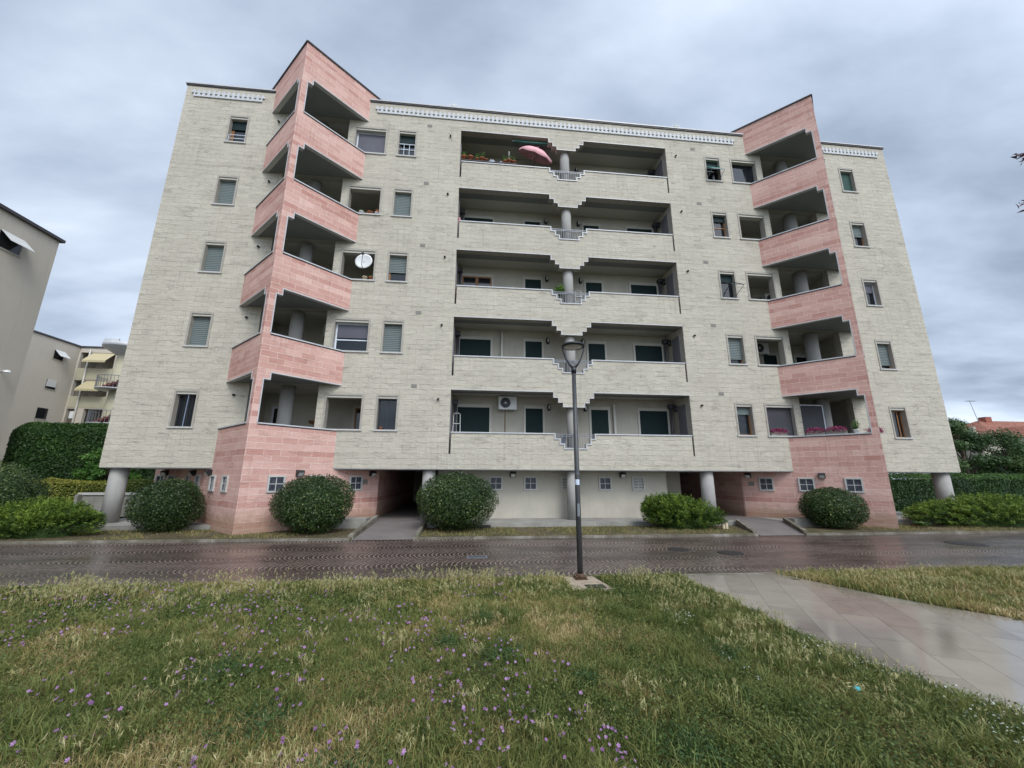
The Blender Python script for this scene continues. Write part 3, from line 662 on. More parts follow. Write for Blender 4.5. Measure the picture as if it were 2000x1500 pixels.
# ---- windows
def window(x0, x1, k, state, big=False):
    """outer size x0..x1, 3.51..4.94 above floor 0"""
    q = lambda z: Zf(k, z); zb, zt = 3.51, 4.94; yb = .17
    W = MB(); s_ = .07
    W.box(x0, x0 + s_, -.022, .29, q(zb + .06), q(zt)); W.box(x1 - s_, x1, -.022, .29, q(zb + .06), q(zt)); W.box(x0 + s_, x1 - s_, -.0215, .05, q(zt - s_), q(zt))
    win = W.build('window', M_SURR, BLD)
    MB().box(x0 - .02, x1 + .02, -.05, .29, q(zb), q(zb + .06)).build('sill', M_TRIM, win)
    a, b = x0 + s_, x1 - s_; z0, z1 = zb + .06, zt - s_
    MB().box(a, b, .015, .26, q(z1 - .085), q(z1)).build('shutter_box', M_BOX, win)
    z1 -= .085
    st = dict(state)
    if st.get('open'): return win
    sh = st.get('shutter', 0)
    if sh > 0:
        zs = z1 - (z1 - z0) * sh
        MB().box(a, b, yb - .012, yb + .012, q(zs), q(z1)).build('shutter', st.get('smat', M_SHUT), win)
    if sh < .97:
        fm = st.get('frame', M_WOOD); fy = yb + .05; fw = .05 if not big else .06
        fr = MB(); fr.box(a, a + fw, fy - .02, fy + .03, q(z0), q(z1)); fr.box(b - fw, b, fy - .02, fy + .03, q(z0), q(z1))
        fr.box(a + fw, b - fw, fy - .02, fy + .03, q(z0), q(z0 + fw)); fr.box(a + fw, b - fw, fy - .02, fy + .03, q(z1 - fw), q(z1))
        for mx_ in st.get('mull', []): xx = a + (b - a) * mx_; fr.box(xx - .025, xx + .025, fy - .018, fy + .028, q(z0 + fw), q(z1 - fw))
        for mz_ in st.get('trans', []): zz = z0 + (z1 - z0) * mz_; fr.box(a + fw, b - fw, fy - .017, fy + .027, q(zz - .02), q(zz + .02))
        fr.build('frame', fm, win)
        MB().box(a + fw, b - fw, fy, fy + .006, q(z0 + fw), q(z1 - fw)).build('pane', M_GLASS, win)
        if st.get('curtain'):
            c0, c1, mt = st['curtain']; cu = MB(); n = 24; ca = a + (b - a) * c0; cb = a + (b - a) * c1
            pts = [(ca + (cb - ca) * i / n, fy + .075 + .02 * math.sin(i * 1.9)) for i in range(n + 1)]
            for i in range(n): cu.quad([(*pts[i], q(z0)), (*pts[i + 1], q(z0)), (*pts[i + 1], q(z1)), (*pts[i], q(z1))], 0, True)
            cu.build('curtain', mt, win)
        if st.get('blind'):
            MB().box(a + fw, b - fw, fy - .03, fy - .015, q(z0 + fw + (z1 - z0) * st['blind_z']), q(z1 - fw)).build('blind', M_BLIND, win)
    return win
S = lambda **k: k
CU = M_CURTAIN
# window column left of left tower (bottom to top)
w = window(*SMALL[0], 0, S(frame=M_DKMET, curtain=(0.15, .95, CU), mull=[.5]))
MB().beam((-10.56, .06, 3.45), (-10.53, .06, 4.80), .022).build('pole', simple('blue_grey_pole', (.22, .26, .36), .5), w)
for k in (1, 2, 3): window(*SMALL[0], k, S(shutter=.96 if k < 3 else 1.0))
w = window(*SMALL[0], 4, S(shutter=.36, smat=M_SHUTDK, mull=[.12]))
rb = MB()
for z in (3.98, 3.80): rb.beam((-10.93, .05, Zf(4, z)), (-10.22, .05, Zf(4, z)), .018)
for x in (-10.92, -10.23): rb.beam((x, .05, Zf(4, 3.58)), (x, .05, Zf(4, 3.98)), .018)
rb.build('guard_rail', M_WFRAME, w)
# small window right of left tower
w = window(*SMALL[1], 0, S(frame=M_DKMET, curtain=(0.1, .9, CU), mull=[.5]))
window(*SMALL[1], 1, S(shutter=1.0)); window(*SMALL[1], 2, S(shutter=.62, frame=M_WOOD, curtain=(.1, 1, M_CLOTHW))); window(*SMALL[1], 3, S(shutter=.93))
w = window(*SMALL[1], 4, S(shutter=.42, smat=M_SHUTDK, frame=M_DKMET))
rb = MB()
for z in (4.22, 3.93): rb.beam((-3.64, .04, Zf(4, z)), (-2.94, .04, Zf(4, z)), .022)
for x in (-3.66, -3.42, -3.18, -2.94): rb.beam((x, .04, Zf(4, 3.58)), (x, .04, Zf(4, 4.22 if x > -3.6 else 4.5)), .018)
rb.build('guard_rail', M_WFRAME, w)
# wide windows left
window(*BIGW[0], 0, S(open=1)); window(*BIGW[0], 2, S(open=1)); window(*BIGW[0], 3, S(open=1))
window(*BIGW[0], 1, S(frame=M_WFRAME, trans=[.42], mull=[], blind=1, blind_z=.44), True); window(*BIGW[0], 4, S(frame=M_WFRAME, blind=1, blind_z=0.0), True)
# small windows right
window(*SMALL[2], 0, S(shutter=.27, frame=M_WOOD, curtain=(0, .8, CU)))
window(*SMALL[2], 1, S(shutter=.80, frame=M_WOOD)); window(*SMALL[2], 3, S(shutter=.25, smat=M_SHUTDK, frame=M_WOOD, curtain=(0, .75, M_CLOTHW), trans=[.5]))
w3 = window(*SMALL[2], 2, S(shutter=.30, smat=M_SHUTDK, frame=M_DKMET, curtain=(.2, .8, CU)))
f_ = MB(); a, b = SMALL[2][0] + .1, SMALL[2][1] - .1; zt_, zl_ = Zf(2, 4.40), Zf(2, 3.95); yo = -.62
for x in (a, b): f_.beam((x, .05, zt_), (x, yo, zl_), .022); f_.beam((x, .05, Zf(2, 3.68)), (x, yo, zl_), .014)
f_.beam((a, yo, zl_), (b, yo, zl_), .024); f_.build('shutter_stay', M_DKMET, w3)
w5 = window(*SMALL[2], 4, S(shutter=.34, smat=M_SHUTDK, frame=M_DKMET))
f_ = MB(); zt_, zl_ = Zf(4, 4.42), Zf(4, 3.92); yo = -.40
f_.quad([(a - .03, .05, zt_), (b + .03, .05, zt_), (b + .03, yo, zl_), (a - .03, yo, zl_)]).quad([(a - .03, yo, zl_ - .02), (b + .03, yo, zl_ - .02), (b + .03, .05, zt_ - .02), (a - .03, .05, zt_ - .02)])
f_.build('tilted_shutter', M_GREENSL, w5)
f_ = MB()
for x in (a, b): f_.beam((x, .05, Zf(4, 3.72)), (x, yo, zl_), .016)
f_.beam((a, yo, zl_ - .01), (b, yo, zl_ - .01), .022); f_.beam((11.45, .05, Zf(4, 3.6)), (11.45, .05, Zf(4, 3.85)), .03); f_.build('shutter_stay', M_GREYMET, w5)
# wide windows right
window(*BIGW[1], 0, S(shutter=1.0, smat=M_SCREEN), True); window(*BIGW[1], 1, S(open=1)); window(*BIGW[1], 2, S(open=1)); window(*BIGW[1], 3, S(open=1))
window(*BIGW[1], 4, S(frame=M_DKMET, curtain=(.0, .6, M_BLUECLOTH)), True)
# far right
window(*SMALL[3], 0, S(frame=M_WOOD, mull=[.72], curtain=(0, .6, M_BLUECLOTH))); window(*SMALL[3], 1, S(shutter=.84, frame=M_WOOD)); window(*SMALL[3], 2, S(frame=M_WFRAME, blind=1, blind_z=.55, curtain=(0, 1, M_BLUECLOTH)))
window(*SMALL[3], 3, S(shutter=.5, frame=M_WOOD, curtain=(0, .5, CU))); window(*SMALL[3], 4, S(shutter=1.0, smat=slats('green_shutter', (.035, .085, .072), .05, .005, .6)))

# doors at the back of the loggias
def door(x0, x1, k, yb, ztop, state='shut', zbot=2.47, wood=False):
    q = lambda z: Zf(k, z)
    d = MB(); d.box(x0 - .09, x0, yb - .035, yb - .002, q(zbot), q(ztop + .14)); d.box(x1, x1 + .09, yb - .035, yb - .002, q(zbot), q(ztop + .14)); d.box(x0, x1, yb - .034, yb - .002, q(ztop), q(ztop + .14))
    o = d.build('balcony_door', M_BOX, BLD)
    if state == 'shut': MB().box(x0, x1, yb - .022, yb - .003, q(zbot), q(ztop)).build('shutter', M_SHUTDK, o)
    else:
        fr = MB(); n = 2 if x1 - x0 > 1 else 1; wd = (x1 - x0) / n
        for i in range(n):
            a, b = x0 + i * wd, x0 + (i + 1) * wd
            fr.box(a, a + .07, yb - .03, yb - .004, q(zbot), q(ztop)); fr.box(b - .07, b, yb - .03, yb - .004, q(zbot), q(ztop)); fr.box(a + .07, b - .07, yb - .03, yb - .004, q(ztop - .07), q(ztop))
        fr.build('frame', M_WOOD if wood else M_WFRAME, o); MB().box(x0 + .07, x1 - .07, yb - .012, yb - .008, q(zbot), q(ztop - .07)).build('pane', M_BLACKGL, o)
        if state == 'half': MB().box(x0 + .0, x1 - .0, yb - .045, yb - .031, q(ztop - .5), q(ztop)).build('shutter', M_SHUTDK, o)
    return o
m = Mat('dark_room_glass'); m.P(col=(.012, .013, .016, 1), rough=.08, spec=.6); M_BLACKGL = m.m
for k in range(5):
    for j, (a, b) in enumerate(((-.64, .74), (2.32, 3.08), (5.26, 6.04), (7.50, 8.80))):
        door(a, b, k, 1.5, 4.76, 'glass' if (k, j) in ((2, 0),) else 'shut', wood=True)
    # tower recess doors
    door(-8.45, -7.70, k, 2.05, 4.70, 'glass'); door(-5.05, -4.15, k, 2.05, 4.72, 'glass' if k in (0, 1) else 'shut', wood=True)
    door(12.45, 13.10, k, 2.05, 4.72, 'glass'); door(14.35, 15.05, k, 2.05, 4.7, 'glass' if k == 4 else 'shut'); door(16.05, 16.80, k, 2.05, 4.72, 'glass')
    # storage door on the right cheek wall of the loggia, corner pipes
    MB().box(LGR - .03, LGR - .003, .36, .98, Zf(k, 2.48), Zf(k, 4.90)).build('storage_door', M_DOORG, BLD)
    MB().box(LGL + .003, LGL + .03, .40, 1.0, Zf(k, 2.48), Zf(k, 4.90)).build('storage_door', M_DOORG, BLD)
    for x in (8.93, -.72):
        MB().tube([(x, 1.36, Zf(k, 2.46)), (x, 1.36, Zf(k, 5.02))], .06, 12).box(x - .10, x + .10, 1.24, 1.49, Zf(k, 4.86), Zf(k, 5.05)).build('downpipe', M_PIPE, BLD)
    for x in (3.36, 5.0):
        lb = MB().lathe((x, 1.46, Zf(k, 4.82)), [(.0, -.15), (.06, -.14), (.085, -.06), (.085, .06), (.06, .14), (0, .15)], 14).build('wall_lamp', M_DKMET, BLD)
        MB().box(x - .03, x + .03, 1.36, 1.374, Zf(k, 4.74), Zf(k, 4.90)).build('lamp_glass', M_LAMPGL, lb)
    lb = MB().lathe((LGR - .05, 1.15, Zf(k, 4.82)), [(.0, -.15), (.06, -.14), (.08, -.06), (.08, .06), (.06, .14), (0, .15)], 14).build('wall_lamp', M_DKMET, BLD)
    # drain spouts and vents in the facade
    for x in (-8.91, -1.35, 9.58):
        zp = Zf(k, 4.77 if x != -1.35 else 4.79)
        MB().tube([(x, .02, zp + .02), (x, -.085, zp + .005)], .042, 12, cap=False).tube([(x, .01, zp + .02), (x, -.02, zp + .016)], .03, 10).build('drain_spout', M_PIPE, BLD)
    for x in (-2.32, 10.53):
        v = MB().box(x - .11, x + .11, -.012, -.002, Zf(k, 5.24), Zf(k, 5.38)); v.build('vent_grille', M_VENT, BLD)
# pale posts on the loggia back wall
MB().box(6.25, 6.35, 1.36, 1.46, 2.47, 5.0).build('screen_post', M_BOX, BLD); MB().box(1.20, 1.29, 1.36, 1.46, Zf(1, 2.47), Zf(1, 5.2)).build('screen_post', M_BOX, BLD)
# retracted green awning on the top loggia
aw = MB().tube([(1.55, .26, Zf(4, 5.10)), (3.44, .26, Zf(4, 5.10))], .045, 12).tube([(1.65, .14, Zf(4, 5.02)), (3.25, .14, Zf(4, 5.02))], .03, 8).build('awning', M_GREENSL, BLD)
MB().beam((1.55, .20, Zf(4, 5.07)), (3.44, .20, Zf(4, 5.07)), .02).box(3.42, 3.5, .15, .3, Zf(4, 4.98), Zf(4, 5.15)).build('awning_rail', M_COPE, aw)
# tower f1 right: white framed insect screen between jamb and column
s1 = MB()
for a, b in (((14.12, 3.56), (14.12, 5.24)), ((15.22, 3.56), (15.22, 4.95))): s1.beam((a[0], .12, a[1]), (b[0], .12, b[1]), .04)
s1.beam((14.12, .12, 4.93), (15.22, .12, 4.93), .04)
so = s1.build('screen_frame', M_WFRAME, BLD); MB().box(14.14, 15.2, .118, .124, 2.5, 4.91).build('insect_screen', M_SCREEN, so)

# ---- ground floor under the building
mb = MB(); gh = []
GW = [(.76, 1.30), (2.18, 2.72), (3.72, 4.26), (5.32, 5.86), (6.75, 7.29)]
for a, b in GW: gh.append((a + .05, b - .05, 1.35, 1.80))
gridwall(mb, -1.30, 8.27, .1, 2.12, gh, lambda x, z, d: (x, 1.0 + d, z), .25, 0, 0)
mb.box(-1.30, -1.05, 1.25, 12, .1, 2.12); mb.box(8.02, 8.27, 1.25, 3.0, .1, 2.12)
mb.box(9.05, 9.95, 3.0, 3.2, .1, 2.12)
mb.box(9.75, 9.95, 3.2, 12, .1, 2.12); mb.build('ground_floor_wall', M_PLASTER, BLD)
MB().box(8.32, 9.0, 2.95, 3.0, .2, 2.08).box(8.32, 8.36, 2.93, 2.95, .2, 2.08).build('garage_door', M_DOORG, BLD)
MB().box(-13.0, 21.1, 12.0, 12.3, -.05, 2.09).build('rear_wall', M_PLASTER, BLD)
MB().box(-3.98, -3.74, 1.40, 12, .1, 2.1).build('passage_wall', M_PINK, BLD); MB().box(11.93, 12.15, 1.40, 12, .1, 2.1).build('passage_wall', M_PINK, BLD)
def gwin(P, d, nrm, wd=.54, z0=1.30, z1=1.85, louver=False):
    """small cellar window with a cross: P centre bottom, d along, nrm outward"""
    P = Vector((*P, 0)); d = Vector((*d, 0)).normalized(); n_ = Vector((*nrm, 0)).normalized(); U = Vector((0, 0, 1)); h = (z1 - z0) / 2; zc_ = (z0 + z1) / 2
    f = MB(); c = P + U * zc_
    for sx in (-1, 1): f.obox(c + d * sx * (wd / 2 - .028) + n_ * .012, d, n_, U, .028, .035, h)
    for sz in (-1, 1): f.obox(c + U * sz * (h - .028) + n_ * .012, d, n_, U, wd / 2 - .056, .035, .028)
    o = f.build('cellar_window', M_TRIM, BLD)
    if louver:
        l_ = MB()
        for i in range(7): l_.obox(c + U * (-h + .09 + i * (2 * h - .15) / 6.5) + n_ * .0, d, n_, U, wd / 2 - .056, .012, .018)
        l_.build('louvre', M_BOX, o)
    g = MB(); g.obox(c - U * 0 + n_ * .0, d, n_, U, .012, .016, h - .056); g.obox(c + n_ * .0, d, n_, U, wd / 2 - .056, .015, .012); g.build('glazing_bar', M_TRIM, o)
    MB().obox(c - n_ * -.004, d, n_, U, wd / 2 - .056, .002, h - .056).build('pane', M_FROST, o)
    return o
M_FROST = simple('dusty_glass', (.05, .055, .07), .25, 0, .5, 14)
for i, (a, b) in enumerate(GW): gwin(((a + b) / 2, 1.0), (1, 0), (0, -1), louver=(i in (2, 4)))
def onface(t, side, u, off=.0):
    T, Lg, pil, d, nrm = (info_L if t is TWL else info_R)[side]; p_ = T(u, 0, -off); return (p_[0], p_[1]), (d.x, d.y), (nrm.x, nrm.y)
# u measured from facade toward the apex (negative: under the building)
for side, u in ((1, 1.88), (1, .52), (1, -.96), (-1, 1.62), (-1, .35), (-1, -1.4), (-1, -2.7)): p_, d_, n_ = onface(TWL, side, u); gwin(p_, d_, n_)
for side, u in ((-1, 1.86), (-1, .38), (-1, -1.02)): p_, d_, n_ = onface(TWR, side, u); gwin(p_, d_, n_)
gwin((-13.02, 3.04), (1, 0), (0, -1), .36); gwin((-12.6, 3.04), (1, 0), (0, -1), .30)
def floodlight(P, d, nrm, z=1.95):
    P = Vector((*P, 0)); d = Vector((*d, 0)).normalized(); n_ = Vector((*nrm, 0)).normalized(); U = Vector((0, 0, 1))
    mb = MB(); a = P + U * (z + .08); b = P + U * (z - .10); hw = .11
    prof = [(.0, .09), (.17, .07), (.20, .0), (.10, -.13), (.0, -.11)]
    i = mb.addv([P + U * (z + q[1]) + n_ * q[0] + d * (-hw) for q in prof] + [P + U * (z + q[1]) + n_ * q[0] + d * hw for q in prof]); n = len(prof)
    for k in range(n): mb.face((i + k, i + (k + 1) % n, i + n + (k + 1) % n, i + n + k))
    mb.face([i + k for k in range(n)]); mb.face([i + n + k for k in reversed(range(n))])
    o = mb.build('wall_lamp', M_BLACK, BLD)
    e0 = P + U * (z - .005) + n_ * .203; e1 = P + U * (z - .125) + n_ * .108
    MB().quad([e0 - d * .085, e0 + d * .085, e1 + d * .085, e1 - d * .085]).build('lamp_glass', M_LAMPGL, o); return o
for side, u in ((1, 1.18), (1, -1.62), (-1, .02), (-1, -1.9)): floodlight(*onface(TWL, side, u))
for side, u in ((-1, .92), (-1, -1.66)): floodlight(*onface(TWR, side, u))
floodlight((1.72, 1.0), (1, 0), (0, -1)); floodlight((6.34, 1.0), (1, 0), (0, -1)); floodlight((-12.85, 3.04), (1, 0), (0, -1))
p_, d_, n_ = onface(TWL, 1, -1.35); c_ = Vector((*p_, 1.62)); MB().obox(c_, (*d_, 0), (*n_, 0), (0, 0, 1), .11, .01, .09).build('vent_grille', M_VENT, BLD)
p_, d_, n_ = onface(TWR, -1, -1.58); c_ = Vector((*p_, 1.58)); MB().obox(c_, (*d_, 0), (*n_, 0), (0, 0, 1), .11, .01, .09).build('vent_grille', M_VENT, BLD)

# roof vents
for x, lab in ((-1.34, 'round ribbed vent on the roof edge nearer the left pink tower'), (10.3, 'round ribbed vent on the roof edge nearer the right pink tower')):
    t = thing('roof_vent', (x, .9, 18.55), lab, 'vent', 'ribbed vents on the roof')
    MB().tube([(x, .9, 18.55), (x, .9, 19.72)], .12, 16).build('pipe', M_GREYMET, t)
    mb = MB()
    for i in range(14):
        a = 2 * math.pi * i / 14; mb.tube([(x + r_ * math.cos(a), .9 + r_ * math.sin(a), 19.72 + h_) for r_, h_ in ((.13, 0), (.2, .12), (.17, .24), (.0, .31))], .012, 5)
    mb.lathe((x, .9, 19.72), [(.10, .0), (.155, .12), (.13, .22), (0, .27)], 16); mb.build('turbine', M_WHITE, t)

# ------------------------------------------------------------------ STREET LAMP
LX, LY = 2.03, -7.98
t = thing('street_lamp', (LX, LY, .02), 'tall dark street lamp with a flat round head on a forked top', 'street lamp')
MB().tube([(LX, LY, .05), (LX, LY, 1.4), (LX, LY, 3.96)], [.052, .048, .041], 20).build('pole', M_LAMP if 'M_LAMP' in globals() else M_GREYMET, t)
mb = MB().tube([(LX, LY, 3.90), (LX, LY, 4.03)], [.052, .050], 20)
for s_ in (-1, 1):
    mb.tube([(LX + s_ * .01, LY, 4.0), (LX + s_ * .085, LY, 4.08), (LX + s_ * .165, LY, 4.22), (LX + s_ * .215, LY, 4.37), (LX + s_ * .232, LY, 4.47)], [.026, .022, .017, .014, .014], 10)
mb.build('forked_bracket', M_DKMET, t)
hd = MB().lathe((LX, LY, 4.45), [(.0, .005), (.19, .005), (.22, .0), (.24, .015), (.243, .03), (.23, .05), (.12, .07), (0, .075)], 40).build('lamp_head', M_DKMET, t)
MB().lathe((LX, LY, 4.447), [(0, 0), (.17, 0), (.18, .006)], 32).build('lamp_glass', M_LAMPGL, hd)
mb = MB().box(LX - .11, LX + .11, LY - .11, LY + .11, .045, .065).tube([(LX, LY, .06), (LX, LY, .14)], [.085, .07], 16)
for a, b in ((-1, -1), (1, -1), (1, 1), (-1, 1)): mb.tube([(LX + a * .085, LY + b * .085, .06), (LX + a * .085, LY + b * .085, .11)], .014, 6)
mb.build('base_plate', simple('rusty_base', (.12, .075, .05), .8, .3, .4, 30), t)
dv = Vector((-LX, -15.65 - LY, 0)).normalized(); sd_ = Vector((-dv.y, dv.x, 0))
def wrap(z0, z1, r, halfang, mat, name, dx=0):
    mb = MB(); n = 8; a0 = math.atan2(dv.y, dv.x) + dx
    for i in range(n):
        p = a0 - halfang + 2 * halfang * i / n; q = p + 2 * halfang / n
        mb.quad([(LX + r * math.cos(p), LY + r * math.sin(p), z0), (LX + r * math.cos(q), LY + r * math.sin(q), z0), (LX + r * math.cos(q), LY + r * math.sin(q), z1), (LX + r * math.cos(p), LY + r * math.sin(p), z1)], 0, True)
    return mb.build(name, mat, t)
wrap(1.70, 1.80, .0505, .9, simple('pale_sticker', (.55, .62, .72), .5, 0, .2, 60), 'sticker')
wrap(1.13, 1.36, .0525, .45, simple('hatch_cover_grey', (.20, .21, .23), .5, .2, .1), 'access_cover', .15)
wrap(1.905, 1.915, .0505, 3.1, M_GREYMET, 'joint_band')
c_ = thing('lamp_footing', (LX, -8.2, 0), 'pale concrete footing slab in the grass under the street lamp', 'footing')
MB().prism([(1.76, -7.82), (2.30, -7.82), (2.42, -8.75), (1.72, -8.68)], -.04, .048).build('slab', simple('pale_concrete', (.33, .27, .20), .9, 0, .25, 9), c_)
MB().box(1.98, 2.30, -8.64, -8.42, .049, .058).build('hatch', M_BLACK, c_)

def groundplate(name, x0, x1, y0, y1, label, cat, group=None, rnd=False, bars=0):
    c = ((x0 + x1) / 2, (y0 + y1) / 2, 0); t = thing(name, c, label, cat, group)
    mb = MB()
    if rnd: mb.lathe((c[0], c[1], .002), [((x1 - x0) / 2, 0), ((x1 - x0) / 2, .007), ((x1 - x0) / 2 - .04, .008), (0, .008)], 32)
    else:
        f = .035
        mb.box(x0, x1, y0, y0 + f, .001, .010).box(x0, x1, y1 - f, y1, .001, .010).box(x0, x0 + f, y0 + f, y1 - f, .001, .010).box(x1 - f, x1, y0 + f, y1 - f, .001, .010)
    mb.build('frame', simple(name + '_iron', (.018, .016, .015), .7, 0, .2, 30) if rnd else M_GREYMET, t)
    if bars:
        MB().box(x0 + .035, x1 - .035, y0 + .035, y1 - .035, .001, .003).build('pit', M_BLACK, t); g = MB()
        for i in range(bars): x = x0 + .05 + (x1 - x0 - .1) * i / (bars - 1); g.box(x - .008, x + .008, y0 + .035, y1 - .035, .0035, .009)
        g.build('bars', M_GREYMET, t)
    return t
groundplate('drain_grate', -.04, .44, -5.72, -5.46, 'rectangular iron drain grate in the dark paving left of the lamp post', 'drain', bars=9)
groundplate('manhole_cover', 5.2, 5.75, -5.25, -4.75, 'round dark manhole cover in the paving, the nearer to the building of the left pair', 'manhole cover', 'manhole covers in the road', rnd=True)
groundplate('manhole_cover', 6.25, 6.85, -5.85, -5.25, 'round dark manhole cover in the paving, the nearer to the grass of the left pair', 'manhole cover', 'manhole covers in the road', rnd=True)
groundplate('manhole_cover', 13.9, 14.8, -5.1, -4.35, 'large dark patch-like manhole cover in the wet road near the right pink tower', 'manhole cover', 'manhole covers in the road', rnd=True)
# ------------------------------------------------------------------ SHRUBS
def ellip_pts(n, c, r, shell=(.82, 1.02), zmin=None, lump=.06, seed=0):
    D = rng.normal(0, 1, (n, 3)); D /= np.linalg.norm(D, axis=1)[:, None]
    f = rng.uniform(*shell, n) * (1 + lump * (vnoise(D, 2.2, seed) - .5) * 2)
    P = np.array(c) + D * np.array(r) * f[:, None]
    if zmin is not None: k = P[:, 2] > zmin; P, D = P[k], D[k]
    return P, D
def ball_bush(c, r, label, n=15000, seed=1, sz=.062, dead=.0):
    t = thing('round_bush', (c[0], c[1], .05), label, 'bush', 'clipped round bushes')
    P, D = ellip_pts(n, c, r, (.80, 1.04), .12, .085, seed); P = P + D * (((vnoise(P, 5.5, seed + 9) - .5) * .08) + (rng.uniform(0, 1, len(P)) > .985) * rng.uniform(.03, .13, len(P)))[:, None]
    tone = .15 + .5 * vnoise(P, 1.7, seed) * rng.uniform(.4, 1.3, len(P)) + (rng.uniform(0, 1, len(P)) > .965) * .5
    if dead: tone += dead * (P[:, 0] > c[0] + .4) * rng.uniform(0, .8, len(P)) * (P[:, 2] < c[2] + .2)
    leafmesh('foliage', M_LAUREL, P, D, sz, .45, tone, t, .75)
    q = MB()
    # twiggy core and stems
    for i in range(16):
        a = random.uniform(0, 6.28); rr = random.uniform(.3, .8)
        tip = (c[0] + math.cos(a) * r[0] * rr, c[1] + math.sin(a) * r[1] * rr, c[2] + random.uniform(-.3, .5) * r[2])
        q.tube([(c[0] + math.cos(a) * .08, c[1] + math.sin(a) * .08, .02), (c[0] + math.cos(a) * .3 * r[0] * rr, c[1] + math.sin(a) * .3 * r[1] * rr, .25), tip], [.025, .02, .008], 5)
    q.build('stems', M_BARK, t)
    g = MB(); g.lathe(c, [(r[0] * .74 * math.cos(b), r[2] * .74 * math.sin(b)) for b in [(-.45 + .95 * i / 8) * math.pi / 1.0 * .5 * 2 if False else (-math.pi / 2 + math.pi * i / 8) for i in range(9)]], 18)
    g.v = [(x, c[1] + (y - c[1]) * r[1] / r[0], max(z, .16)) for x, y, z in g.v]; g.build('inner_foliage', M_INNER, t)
    return t
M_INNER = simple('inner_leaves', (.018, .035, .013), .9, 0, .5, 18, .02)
ball_bush((-9.80, -1.0, .89), (.98, .94, .85), 'dark round clipped bush in front of the left face of the left pink tower', seed=3)
ball_bush((-5.02, -1.62, .98), (1.24, 1.06, .92), 'big dark green round bush in front of the right face of the left pink tower', n=19000, seed=4)
ball_bush((-.47, -1.35, 1.03), (1.33, 1.15, .95), 'largest round bush, standing left of the lamp post by the left entrance ramp', n=21000, seed=5, dead=.25)
ball_bush((13.27, -1.62, .78), (1.08, .95, .74), 'smaller dark round bush in front of the right pink tower', n=14000, seed=6, dead=.12)
ball_bush((-15.25, -.95, 1.08), (1.55, 1.2, 1.12), 'dark round bush at the left edge of the photo behind the bright juniper', n=16000, seed=8)

def juniper(c, r, label, n=260, seed=1, lean=(0, 0), up=.35, name='juniper', tall=0):
    """spreading juniper: feathery sprays of short needles along arching twigs"""
    t = thing(name, (c[0], c[1], .05), label, 'juniper', 'spreading junipers')
    r_ = np.random.default_rng(seed); Ps = []; Ns = []; Us = []; To = []
    st = MB()
    for i in range(n):
        a = r_.uniform(0, 2 * math.pi); rad = math.sqrt(r_.uniform(.0, 1)); el = (1 - rad ** 2) ** .5
        tip = np.array([c[0] + r[0] * rad * math.cos(a) + lean[0] * el, c[1] + r[1] * rad * math.sin(a) + lean[1] * el, .08 + r[2] * (el * .78 + .12 + r_.uniform(-.10, .16))])
        root = np.array([c[0] + .2 * r[0] * math.cos(a), c[1] + .2 * r[1] * math.sin(a), .1 + .25 * r[2] * el])
        d = tip - root; d /= np.linalg.norm(d); out = d + np.array([0, 0, .1]); out /= np.linalg.norm(out)
        L_ = r_.uniform(.40, .75); tone0 = r_.uniform(.0, .8) + .2 * (el > .5)
        side = np.cross(out, [0, 0, 1.]); side /= np.linalg.norm(side) + 1e-9
        m_ = 90; s = r_.uniform(0, 1, m_)
        wid = .12 * (1 - s * .85)
        P = tip + out * ((s - .7) * L_)[:, None] + side * (r_.normal(0, 1, m_) * wid)[:, None] + np.array([0, 0, 1.]) * (r_.normal(0, .03, m_) - .10 * s ** 2 * 0)[:, None]
        Ps.append(P); Ns.append(np.tile([0, 0, 1.], (m_, 1)) + r_.normal(0, .6, (m_, 3))); Us.append(np.tile(out, (m_, 1)) + side * np.sign(r_.normal(0, 1, m_))[:, None] * .5)
        To.append(tone0 + .25 * s + r_.uniform(-.12, .12, m_) - .15)
        if i % 9 == 0: st.tube([tuple(root * .4 + np.array([c[0], c[1], .03]) * .6), tuple(root), tuple(tip - out * L_ * .5)], [.03, .02, .008], 5)
    P = np.concatenate(Ps); leafmesh('foliage', M_JUNIPER, P, np.concatenate(Ns), .088, .19, np.concatenate(To), t, .3, np.concatenate(Us))
    st.build('branches', M_BARK, t)
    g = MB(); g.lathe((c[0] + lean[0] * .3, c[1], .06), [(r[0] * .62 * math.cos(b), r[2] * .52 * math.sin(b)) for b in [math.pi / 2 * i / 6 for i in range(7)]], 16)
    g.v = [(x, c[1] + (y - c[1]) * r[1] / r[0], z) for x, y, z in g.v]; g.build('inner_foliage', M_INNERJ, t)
    return t
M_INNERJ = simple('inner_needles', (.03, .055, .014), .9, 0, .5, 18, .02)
juniper((-12.75, -1.80), (1.60, .80, .90), 'bright green juniper beside the leftmost concrete column, in front of the round bush', 520, 11)
juniper((7.95, -1.25), (1.42, .78, 1.06), 'bright feathery juniper spilling in front of the cream wall near the right entrance ramp', 560, 12, lean=(-.85, 0))
juniper((20.6, -1.1), (3.7, 1.15, .98), 'long low dark green juniper right of the right pink tower', 900, 13)
t = thing('hosta', (16.6, -1.75, .05), 'small broad leaved plant at the foot of the right pink tower', 'plant')
P = []; Nn_ = []; Uu = []
for i in range(46):
    a = random.uniform(0, 6.28); d = np.array([math.cos(a), math.sin(a), .5]); P.append(np.array([16.7, -1.75, .08]) + d * random.uniform(.12, .30)); Nn_.append([-.4 * math.cos(a), -.4 * math.sin(a), 1]); Uu.append(d)
leafmesh('leaves', M_TREE, np.array(P), np.array(Nn_), .22, .42, None, t, .15, np.array(Uu))

